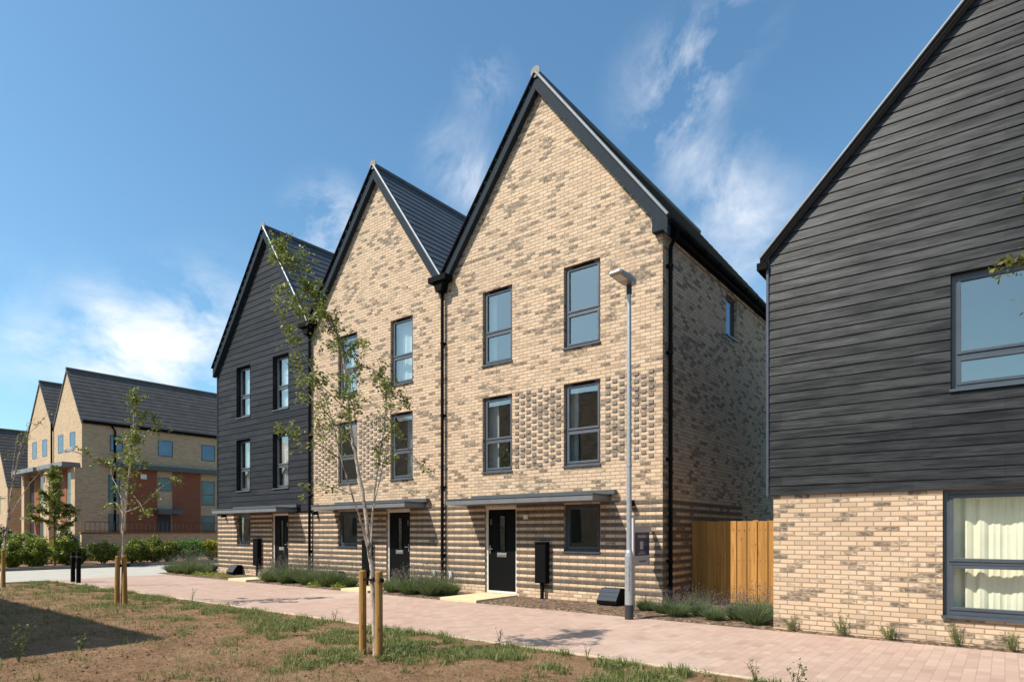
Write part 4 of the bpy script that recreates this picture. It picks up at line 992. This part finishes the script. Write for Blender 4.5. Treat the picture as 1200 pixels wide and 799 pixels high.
# ------------------------------------------------------------------ planting along the terrace
def blades(name, n, spread, h, w, mat, parent, rg, arc=.7, zb=0, tipw=0.):
    az = rg.uniform(0, 6.283, n); rr_ = spread * np.sqrt(rg.uniform(0, 1, n)); b0 = np.stack([np.cos(az) * rr_ * .45, np.sin(az) * rr_ * .45, np.full(n, zb)], 1)
    hh = h * rg.uniform(.55, 1.1, n) * (1 - .35 * (rr_ / spread) ** 2); outv = np.stack([np.cos(az), np.sin(az), np.zeros(n)], 1) * (rr_ * arc)[:, None] + rg.normal(0, .02, (n, 3))
    tip = b0 + outv; tip[:, 2] = zb + hh; mid = b0 + outv * .4; mid[:, 2] = zb + hh * .6
    sd = rg.uniform(0, 6.283, n); sv = np.stack([np.cos(sd), np.sin(sd), np.zeros(n)], 1) * (w / 2)
    V = np.stack([b0 - sv, b0 + sv, mid + sv, mid - sv, tip], 1).reshape(-1, 3); i = np.arange(n) * 5
    T = np.concatenate([np.stack([i, i + 1, i + 2], 1), np.stack([i, i + 2, i + 3], 1), np.stack([i + 3, i + 2, i + 4], 1)])
    return np_mesh(name, V, T, mat, parent), tip
def lavender(seed, h=.50, sp=.36, fl=150):
    rg = np.random.default_rng(seed); t = thing('lavender_plant', 'x', 'lavender')
    blades('foliage', 800, sp, h * .66, .009, M['lav_leaf'], t, rg, .75)
    st, tip = blades('flower_stems', fl, sp * 1.1, h * 1.22, .004, M['lav_leaf'], t, rg, .8)
    # flower spikes: little crossed diamonds
    n = len(tip); pts = np.repeat(tip, 5, 0) + rg.normal(0, 1, (n * 5, 3)) * [.006, .006, .018]
    tag(leaf_mesh('flower_spikes', pts, .02, M['lav_flower'], st, rg=rg), kind='stuff')
    return t
def shrub_plant(name, cat, seed, n, r, h, size, mat):
    rg = np.random.default_rng(seed); t = thing(name, 'x', cat)
    q = rg.normal(size=(n, 3)); q /= np.linalg.norm(q, axis=1)[:, None]; q *= (rg.uniform(.55, 1.05, n)[:, None]); q[:, 2] = np.abs(q[:, 2])
    leaf_mesh('foliage', q * [r, r, h], size, M[mat], t, rg=rg); return t
lav = [lavender(s_) for s_ in (1, 2, 3)]; used = [0, 0, 0]
def put_lav(x, y, sc, label, k, group='lavender along the terrace front'):
    o = lav[k] if not used[k] else copy_tree(lav[k]); used[k] = 1
    o.location = (x, y, .03); o.rotation_euler = (0, 0, rnd.uniform(0, 6.28)); sc *= rnd.uniform(.7, 1.05); o.scale = (sc, sc, sc * rnd.uniform(.85, 1.2)); o['label'] = label; o['group'] = group
k = 0
fen = 'bushy green lavender with faded spikes in the bed before the timber fence'
for x, y, s_ in ((-4.92, 10.75, 1.0), (-4.55, 10.5, 1.05), (-4.2, 10.85, 1.1), (-3.85, 10.45, 1.1), (-3.5, 10.75, 1.15), (-3.15, 10.4, 1.15), (-3.2, 10.95, 1.1), (-4.45, 11.2, 1.0), (-3.75, 11.3, 1.0)):
    put_lav(x, y, s_ * .85, fen, k % 3, 'lavender before the timber fence'); k += 1
put_lav(-5.35, 10.95, .85, 'small thin lavender beside the lamp post at the brick house corner', k % 3)
for x, y, s_ in ((-12.3, 10.75, .8), (-11.85, 10.45, 1.05), (-11.5, 10.85, 1.1), (-11.2, 10.4, 1.1), (-10.9, 10.8, 1.1), (-10.55, 10.45, 1.0), (-10.25, 10.75, .9)):
    put_lav(x, y, s_ * 1.25, 'dark lavender clump in the bed between the middle door and the nearest door', k % 3, 'lavender between the two brick house doors'); k += 1
for x, y, s_ in ((-17.6, 10.7, 1.0), (-17.2, 10.4, 1.05), (-16.8, 10.8, 1.1), (-16.4, 10.4, 1.1), (-16.0, 10.75, 1.1), (-15.5, 10.5, .9), (-15.0, 10.7, 1.0), (-14.5, 10.5, .95), (-14.0, 10.75, .9)):
    put_lav(x, y, s_ * 1.25, 'lavender clump in the bed left of the nearest birch before the middle house', k % 3, 'lavender before the middle house'); k += 1
for x, y, s_ in ((-24.0, 10.6, 1.1), (-23.6, 11.0, 1.2), (-23.2, 10.5, 1.2), (-22.8, 11.0, 1.2), (-22.4, 10.5, 1.0), (-23.4, 11.6, 1.2), (-22.9, 12.2, 1.1), (-22.0, 10.7, .9)):
    put_lav(x, y, s_ * 1.25, 'greyish lavender clump at the road end of the charcoal clad house', k % 3, 'lavender at the road end of the terrace'); k += 1
o = shrub_plant('silver_shrub', 'shrub', 61, 500, .38, .42, .05, 'silver'); o.location = (-17.95, 10.75, .03); o['label'] = 'pale silver leaved shrub right of the charcoal house door'
limes = shrub_plant('groundcover_plant', 'plant', 62, 260, .22, .16, .035, 'lime'); first = True
for x, y, lb in ((-14.75, 10.2, 'lime green low plant at the paving edge, left of the birch stakes'), (-13.75, 10.2, 'lime green low plant at the paving edge, behind the birch stakes'), (-21.6, 10.3, None), (-21.1, 10.35, None), (-20.6, 10.3, None), (-20.2, 10.4, None), (-19.8, 10.3, None)):
    o = limes if first else copy_tree(limes); first = False; o.location = (x, y, .03); o.rotation_euler = (0, 0, rnd.uniform(0, 6)); o['label'] = lb or 'low yellow green plant in the row before the charcoal clad house'; o['group'] = 'low lime groundcover plants'
# small upright plants before the clad house
ros = []
for i, px in enumerate((929, 987, 1042, 1122, 1186)):
    rg = np.random.default_rng(80 + i); y = RY - .09; th = PHI - math.atan((px - 600) / F_PX); x = -y * math.tan(th)
    lb = ['wispy green plant nearest the corner of the clad house brick base', 'bushiest green upright plant at the clad house wall, second from its corner', 'small green upright plant at the clad house wall, third from its corner', 'tall thin green plant under the left end of the big lower window', 'short green plant under the big lower window at the right edge'][i]
    t = thing('rosemary_plant', lb, 'plant', (0, 0, 0), 0, 'small plants along the clad house')
    hh = (.27, .33, .28, .36, .27)[i]
    st, tip = blades('stems', 22, .12, hh, .006, M['weed'], t, rg, .8)
    z = rg.uniform(.1, 1, 420)[:, None]; idx = rg.integers(0, 22, 420); pts = tip[idx] * np.concatenate([z, z, z], 1) + rg.normal(0, .008, (420, 3)); pts[:, 2] = tip[idx, 2] * z[:, 0]
    leaf_mesh('foliage', pts, .028, M['weed'], t, up=.0, rg=rg, asp=.3)
    t.location = (x, y, .02)
# weeds on the verge
def weed(px, py, h, label, seed, mat='weed', n=6, leaf=.035):
    x, y, d = place(px, py); rg = np.random.default_rng(seed); r2 = random.Random(seed)
    z0 = float(soil_h(np.array(x), np.array(y))) if y < 6.55 else 0
    t = thing('weed_plant', label, 'weed', (x, y, z0), 0, 'weeds on the verge'); b = MB(); lp = []
    for i in range(n):
        a = r2.uniform(0, 6.28); ln = h * r2.uniform(.6, 1); o = Vector((math.cos(a), math.sin(a), 0)) * ln * r2.uniform(.15, .5)
        p = [Vector((x, y, z0 - .02)), Vector((x, y, z0 + ln * .5)) + o * .35, Vector((x, y, z0 + ln)) + o]
        b.tube(p, [.004, .003, .0015], 4, cap=False)
        for _ in range(7):
            u = r2.uniform(.15, 1); q = p[0].lerp(p[1], u * 2) if u < .5 else p[1].lerp(p[2], u * 2 - 1); lp.append(q + Vector((r2.gauss(0, .018), r2.gauss(0, .018), r2.gauss(0, .012))))
        for _ in range(4): lp.append(p[2] + Vector((r2.gauss(0, .015), r2.gauss(0, .015), r2.gauss(0, .015))))
    b.build('stems', M['weed'], t); leaf_mesh('leaves', lp, leaf, M[mat], t, rg=rg)
weed(22, 775, .42, 'tall leafy weed in the soil at the left edge of the dark shadow', 1)
weed(932, 812, .32, 'branching yellow green weed at the bottom edge before the clad house', 2)
weed(392, 728, .22, 'dark spindly weed at the paving edge left of the birch stakes', 3, n=4, leaf=.022)
weed(585, 752, .20, 'thin weed at the paving edge right of the birch stakes', 4, n=4, leaf=.022)
weed(885, 800, .22, 'feathery weed on the grass edge left of the bottom edge weed', 5, n=6, leaf=.02)
weed(688, 772, .2, 'dry yellow weed stalks on the paving edge below the lamp post', 6, 'drygrass', 4, .02)
weed(225, 704, .28, 'thin weed on the grass strip right of the middle birch', 7, n=4, leaf=.025)
weed(95, 762, .18, 'low leafy weed at the lower rim of the dark shadow', 8, n=7, leaf=.04)
weed(345, 745, .2, 'broad clump of weed on the soil left of the nearest birch', 9, n=9, leaf=.035)

# ------------------------------------------------------------------ bollards
b = MB(); b.box(-.05, .05, -.05, .05, -.1, .86); b.prism([(-.05, .861), (.05, .861), (.035, .90), (-.035, .90)], -.045, .045)
t = thing('bollard', 'left one of the two black bollards at the end of the verge', 'bollard', (0, 0, 0), 0, 'black timber bollards')
b.build('post', M['black'], t, .008); q = MB(); q.box(-.052, .052, -.052, .052, .74, .79); q.build('reflector_band', M['galv_dark'], t)
x, y, d = place(85.5, 681.5); t.location = (x, y, 0)
o = copy_tree(t); x, y, d = place(92, 682.5); o.location = (x, y, 0); o['label'] = 'right one of the two black bollards at the end of the verge'

# ------------------------------------------------------------------ far side of the road
def bigshrub(px, ytop, wpx, X, mat, label, seed, size=.095, n=3600, hfac=1.):
    th = PHI - math.atan((px - 600) / F_PX); y = -X / math.tan(th); d = -X * math.sin(PHI) + y * math.cos(PHI); zt = EYE + (Y0 - ytop) / F_PX * d; r = wpx / F_PX * d / 2
    rg = np.random.default_rng(seed); t = thing('shrub', label, 'shrub', (X, y, .1), 0, 'shrubs across the road')
    q = rg.normal(size=(n, 3)); q /= np.linalg.norm(q, axis=1)[:, None]
    lump = 1 + .22 * np.sin(q[:, 0] * 5 + seed) * np.sin(q[:, 1] * 6 + seed * 2) + .16 * np.sin(q[:, 2] * 7 + seed)
    q = q * (rg.uniform(.35, 1.0, n) ** .45 * lump)[:, None]; h = (zt - .15) / 2
    V = q * [r, r, h] * .98 + [X, y, .12 + h]
    leaf_mesh('foliage', V, size, M[mat], t, rg=rg)
    b = MB()
    for i in range(5): a = i * 1.3; b.tube([(X + .05 * math.cos(a), y + .05 * math.sin(a), .08), (X + r * .5 * math.cos(a), y + r * .5 * math.sin(a), .1 + h)], [.02, .008], 5)
    b.build('stems', M['brown_bark'], t)
bigshrub(14, 634, 26, -31.0, 'shrub_leaf', 'green shrub beside the leaning birch across the road', 1)
bigshrub(42, 631, 30, -31.1, 'shrub_leaf', 'round green shrub left of the small far tree', 2)
bigshrub(79, 632, 28, -31.2, 'shrub_leaf', 'round green shrub right of the small far tree', 3)
bigshrub(93, 640, 14, -31.3, 'shrub_red', 'small reddish shrub behind the two bollards', 4)
bigshrub(121, 632, 30, -31.2, 'shrub_red', 'round shrub left of the middle birch trunk', 5)
bigshrub(158, 631, 28, -31.2, 'shrub_leaf', 'yellowish green shrub just right of the middle birch trunk', 6)
bigshrub(180, 629, 30, -31.2, 'shrub_red', 'tall dark leaved shrub second right of the middle birch', 7)
bigshrub(199, 634, 20, -31.2, 'shrub_red', 'small reddish shrub left of the bright green one', 8)
bigshrub(223, 631, 34, -31.2, 'shrub_bright', 'bright green dense round shrub before the brick garden wall', 9, .075, 4600)
bigshrub(248, 630, 22, -31.4, 'shrub_yellow', 'golden yellow shrub by the corner of the charcoal clad house', 10)
bigshrub(28, 620, 40, -34.0, 'shrub_leaf', 'larger back row shrub behind the leaning birch', 11, .1, 4200)
bigshrub(76, 618, 26, -35.5, 'shrub_deep', 'deep green dense shrub under the gable front across the road', 12, .09, 3600)
bigshrub(72, 630, 36, -33.0, 'shrub_yellow', 'yellow green low hedge shrub behind the small far tree', 13, .08, 3600)
bigshrub(4, 618, 22, -36.0, 'shrub_deep', 'deep green tall shrub at the left edge across the road', 14, .1, 3000)
# small leafy tree across the road
X = -31.4; th = PHI - math.atan((64 - 600) / F_PX); y = -X / math.tan(th); d = -X * math.sin(PHI) + y * math.cos(PHI); sc = d / F_PX; bp = (64, Y0 + F_PX * EYE / d)
L5 = [([(64, bp[1]), (64, 640), (64, 610), (65, 580), (66, 548)], .045, .01, 1.2, (0, 0))]
for i, (py, w) in enumerate(((618, 14), (612, -18), (605, 16), (600, -18), (592, -13), (588, 12), (578, -10), (574, 10), (565, -7), (562, 7), (600, 6), (585, -6))):
    L5.append(([(64, py + 4), (64 + w * .5, py), (64 + w, py - 7)], .012, .004, 3.0, (0, (-1) ** i * .5)))
tree('leafy_tree', 'small dense pointed leafy tree on a thin trunk across the road', 'tree', (X, y, .08), bp, L5, sc, 'shrub_red', 'brown_bark', .085, 31, twig=.3, dense=1.3)

# garden wall with railing
t = thing('garden_wall', 'low brown brick garden wall with red coping across the road', 'wall', (-36, 20, 0))
b = MB(); b.box(-36.22, -36, 11.5, 34, -.1, 1.42); b.build('wall', M['bg_buff'], t)
b = MB(); b.box(-36.26, -35.96, 11.46, 34, 1.421, 1.50); b.build('coping', M['bg_red'], t)
t = thing('metal_railing', 'thin dark metal railing standing behind the low brick wall', 'railing', (-36.5, 20, 0))
M['rail'] = plain('brown_railing', (.05, .03, .025), .5)
b = MB()
for yy in np.arange(11.8, 30, .22): b.box(-36.51, -36.49, yy, yy + .018, 0, 2.0)
b.build('bars', M['rail'], t); b = MB(); b.box(-36.515, -36.485, 11.8, 30, 2.001, 2.03); b.box(-36.515, -36.485, 11.8, 30, 1.55, 1.58); b.build('top_rail', M['rail'], t)

def wpart(t, x0, x1, y0, y1, z0, z1, axis, mat='frame_blue', gm='glass_bg'):
    """window on a far house: frame part, pane sub-part. axis 'x': faces +X at x1; 'y': faces -Y at y0"""
    f = MB(); g = MB(); w = .06
    if axis == 'x':
        for a, c, d, e in ((y0, y0 + w, z0, z1), (y1 - w, y1, z0, z1), (y0 + w, y1 - w, z0, z0 + w), (y0 + w, y1 - w, z1 - w, z1)): f.box(x1 - .05, x1 + .01, a, c, d, e)
        if z1 - z0 > 1.3: f.box(x1 - .05, x1 + .008, y0 + w, y1 - w, z0 + (z1 - z0) * .42, z0 + (z1 - z0) * .42 + .06)
        g.face([(x1 + .003, y0 + .05, z0 + .05), (x1 + .003, y1 - .05, z0 + .05), (x1 + .003, y1 - .05, z1 - .05), (x1 + .003, y0 + .05, z1 - .05)])
    else:
        for a, c, d, e in ((x0, x0 + w, z0, z1), (x1 - w, x1, z0, z1), (x0 + w, x1 - w, z0, z0 + w), (x0 + w, x1 - w, z1 - w, z1)): f.box(a, c, y0 - .01, y0 + .05, d, e)
        if z1 - z0 > 1.3: f.box(x0 + w, x1 - w, y0 - .008, y0 + .05, z0 + (z1 - z0) * .42, z0 + (z1 - z0) * .42 + .06)
        g.face([(x0 + .05, y0 - .003, z0 + .05), (x1 - .05, y0 - .003, z0 + .05), (x1 - .05, y0 - .003, z1 - .05), (x0 + .05, y0 - .003, z1 - .05)])
    o = f.build('window', M[mat], t); g.build('pane', M[gm], o)
def far_house(x0, x1, yf, yb, ze, za, label, side, gable_items, group='far gabled houses'):
    xc = (x0 + x1) / 2; t = thing('far_house', label, 'house', (xc, yf, 0), 0, group)
    b = MB(); b.face([(x0, yf, 0), (x1, yf, 0), (x1, yf, ze), (xc, yf, za - .05), (x0, yf, ze)]); b.face([(x1, yf, 0), (x1, yb, 0), (x1, yb, ze), (x1, yf, ze)])
    b.face([(x0, yb, 0), (x0, yf, 0), (x0, yf, ze), (x0, yb, ze)]); b.face([(x1, yb, 0), (x0, yb, 0), (x0, yb, ze), (xc, yb, za - .05), (x1, yb, ze)]); b.build('wall', M['bg_buff'], t)
    s_ = (za - ze) / (x1 - xc); r = MB()
    stepped_slope(r, x1 + .12, ze - .12 * s_ + .06, xc, za + .06, yf - .06, yb, course=.3, lift=.014); stepped_slope(r, x0 - .02, ze + .06, xc, za + .06, yf - .06, yb, course=.3, lift=.014); ro = r.build('roof', M['roof_bg'], t)
    g = MB(); g.tube([(xc, yf - .07, za + .08), (xc, yb, za + .08)], .09, 10); g.build('ridge_tile', M['roof_bg'], ro)
    for it in gable_items:
        if it[0] == 'w': wpart(t, it[1], it[2], yf, 0, it[3], it[4], 'y', gm='glass_bg' if it[3] > 5 else 'glass_dim')
        elif it[0] == 'red': b = MB(); b.box(it[1], it[2], yf - .03, yf - .002, 0, it[3]); b.build('red_panel', M['bg_red'], t)
        elif it[0] == 'can': b = MB(); b.box(it[1], it[2], yf - it[5], yf - .002, it[3], it[4]); b.build('canopy', M['canopy'], t)
        elif it[0] == 'pier': b = MB(); b.box(it[1], it[2], yf - .35, yf - .002, 0, it[3]); b.build('pier', M['bg_buff'], t)
        elif it[0] == 'door': b = MB(); b.box(it[1], it[2], yf - .02, yf - .002, 0, it[3]); b.build('door', M['frame_blue'], t)
    if side:
        for it in side:
            if it[0] == 'w': wpart(t, 0, x1, it[1], it[2], it[3], it[4], 'x', gm='glass_bg' if it[3] > 5 else 'glass_dim')
            elif it[0] == 'red': b = MB(); b.box(x1 + .002, x1 + .03, it[1], it[2], 0, it[3]); b.build('red_panel', M['bg_red'], t)
            elif it[0] == 'can': b = MB(); b.box(x1 + .002, x1 + it[5], it[1], it[2], it[3], it[4]); b.build('canopy', M['canopy_top'], t)
            elif it[0] == 'door': b = MB(); b.box(x1 + .002, x1 + .05, it[1], it[2], 0, it[3]); b.build('door', M['meter'], t)
            elif it[0] == 'alarm': b = MB(); b.box(x1 + .032, x1 + .1, it[1], it[1] + .35, it[2], it[2] + .3); b.build('alarm_box', M['alarm'], t, .02)
    return t
BX, BY = -41.9, 13.4
side = [('w', 14.84, 15.54, 6.3, 7.25), ('w', 17.53, 18.44, 6.26, 7.28), ('w', 20.26, 21.17, 6.22, 7.28), ('w', 23.0, 23.9, 6.22, 7.28), ('can', BY + 1.2, 30, 5.32, 5.6, .35),
        ('red', 15.73, 17.48, 5.3), ('red', 18.42, 20.2, 5.3), ('w', 14.75, 15.4, 3.2, 4.9), ('w', 14.75, 15.35, 1.3, 2.57), ('w', 17.53, 18.38, 4.07, 4.92), ('door', 17.5, 18.3, 2.57), ('can', 17.3, 18.75, 2.62, 2.92, .7),
        ('w', 20.26, 21.15, 3.25, 4.88), ('w', 20.26, 21.15, 1.4, 2.57), ('alarm', 16.5, 4.75)]
gi = [('w', -45.85, -44.95, 6.3, 7.4), ('w', -43.85, -42.95, 6.3, 7.4), ('can', -46.6, -42.2, 5.25, 5.5, .9), ('red', -45.3, -44.3, 5.2), ('w', -46.3, -45.4, 2.7, 5.1), ('w', -44.2, -43.3, 2.7, 5.1), ('w', -44.2, -43.3, .3, 2.3), ('pier', -42.55, -41.91, 5.2), ('pier', -46.7, -46.35, 5.2)]
far_house(-46.7, BX, BY, 34, 7.9, 11.2, 'pale brick far house with a long tiled side roof and red panels across the road', side, gi)
gi = [('w', x0_ - 4.95, x1_ - 4.95, z0_, z1_) for x0_, x1_, z0_, z1_ in ((-45.85, -44.95, 6.3, 7.4), (-43.85, -42.95, 6.3, 7.4), (-46.3, -45.4, 2.7, 5.1), (-44.2, -43.3, 2.7, 5.1), (-46.3, -45.4, .3, 2.2))] + [('can', -51.7, -47.3, 5.25, 5.5, .9), ('red', -50.3, -49.3, 5.2), ('can', -50.3, -48.5, 2.3, 2.45, .8), ('door', -49.2, -48.4, 2.2), ('pier', -51.75, -51.2, 5.2), ('pier', -47.3, -46.75, 5.2)]
t2 = far_house(-51.75, -46.75, BY, 34, 7.9, 11.15, 'pale brick far house of the second gable, left of the long tiled roof', None, gi)
b = MB(); b.tube([(-46.72, BY - .1, 8.2), (-46.72, BY - .1, .1)], .05, 8); b.build('downpipe', M['black'], t2)
far_house(-63, -57.2, BY + .2, 30, 4.9, 9.2, 'low eaved far house with a dark tiled roof at the left edge', [('can', 15.5, 17.5, 1.9, 2.1, .6)], [('w', -60, -59, 2.8, 4.2)])
hb = bpy.data.objects['far_house']
b = MB(); b.box(BX + .0, BX + .16, BY, 33.9, 7.78, 7.95); b.build('gutter', M['black'], hb)
b = MB(); b.tube([(BX + .08, BY + 1.5, 7.8), (BX + .07, BY + 1.7, 7.5), (BX + .06, BY + 1.7, .1)], .05, 8); b.build('downpipe', M['black'], hb)
b = MB()      # satellite dish on the gable corner
c0 = Vector((-42.0, BY - .55, 6.15)); nrm = Vector((.35, -.75, .75)).normalized(); u = nrm.cross(Vector((0, 0, 1))).normalized(); v = u.cross(nrm)
for i in range(16):
    a0, a1 = i * math.pi / 8, (i + 1) * math.pi / 8
    for r0, r1 in ((0, .17), (.17, .33)):
        Q = lambda r_, a: tuple(c0 + (u * math.cos(a) + v * math.sin(a) * .85) * r_ + nrm * (r_ * r_ * .5))
        b.face([Q(r0, a0), Q(r1, a0), Q(r1, a1), Q(r0, a1)] if r0 else [Q(0, a0), Q(r1, a0), Q(r1, a1)])
b.tube([c0, Vector((-42.0, BY, 6.0))], .02, 6); b.build('satellite_dish', M['galv_dark'], hb)

# ------------------------------------------------------------------ houses behind the viewer, seen as a shadow and in the window reflections
t = thing('flat_roofed_house', 'flat roofed brick house behind the viewer that shades the soil', 'house', (-20, -7, 0))
b = MB(); b.box(-31, -12.79, -12, -2.03, -.1, 7.96); b.build('wall', M['brick'], t)
b = MB(); b.box(-31.02, -12.77, -12.02, -2.01, 7.961, 8.0); b.build('roof', M['flatroof'], t)
for xx in np.arange(-29.5, -14, 3.2):
    for z0 in (1.0, 4.6):
        f = MB(); f.box(xx, xx + 1.1, -2.03, -2.0, z0, z0 + 1.7); f.build('window', M['dark_window'], t)
for i, (xx, yo_) in enumerate(((-9.0, 0), (-15.1, 0), (-21.2, 0), (-38.0, 6), (-44.1, 6), (-50.2, 6), (-56.3, 6))):
    t = thing('opposite_house', ['gabled house behind the viewer, right of the flat roof', 'gabled house rising just behind the flat roof, behind the viewer', 'gabled house behind the far end of the flat roof, behind the viewer', 'gabled house behind the viewer, first one left of the flat roof', 'gabled house behind the viewer, second one left of the flat roof', 'gabled house behind the viewer, third one left of the flat roof', 'gabled house behind the viewer, last one left of the flat roof'][i], 'house', (xx + 3, -14 + yo_, 0), 0, 'gabled houses behind the viewer')
    up_ = 4.6 if i in (1, 2) else 0
    b = MB(); b.prism([(xx, 0), (xx + 6, 0), (xx + 6, 6.3 + up_), (xx + 3, 9.8 + up_), (xx, 6.3 + up_)], -22 + yo_, -14 + yo_); b.build('wall', M['brick'], t)
    r = MB(); stepped_slope(r, xx + 6.05, 6.3 + up_, xx + 3, 9.92 + up_, -22.1 + yo_, -13.9 + yo_); stepped_slope(r, xx - .05, 6.3 + up_, xx + 3, 9.92 + up_, -22.1 + yo_, -13.9 + yo_); r.build('roof', M['roof'], t)
    for zz in (1.2, 3.8):
        for wx in (.9, 3.9): f = MB(); f.box(xx + wx, xx + wx + 1.1, -14.0 + yo_, -13.97 + yo_, zz, zz + 1.4); f.build('window', M['dark_window'], t)
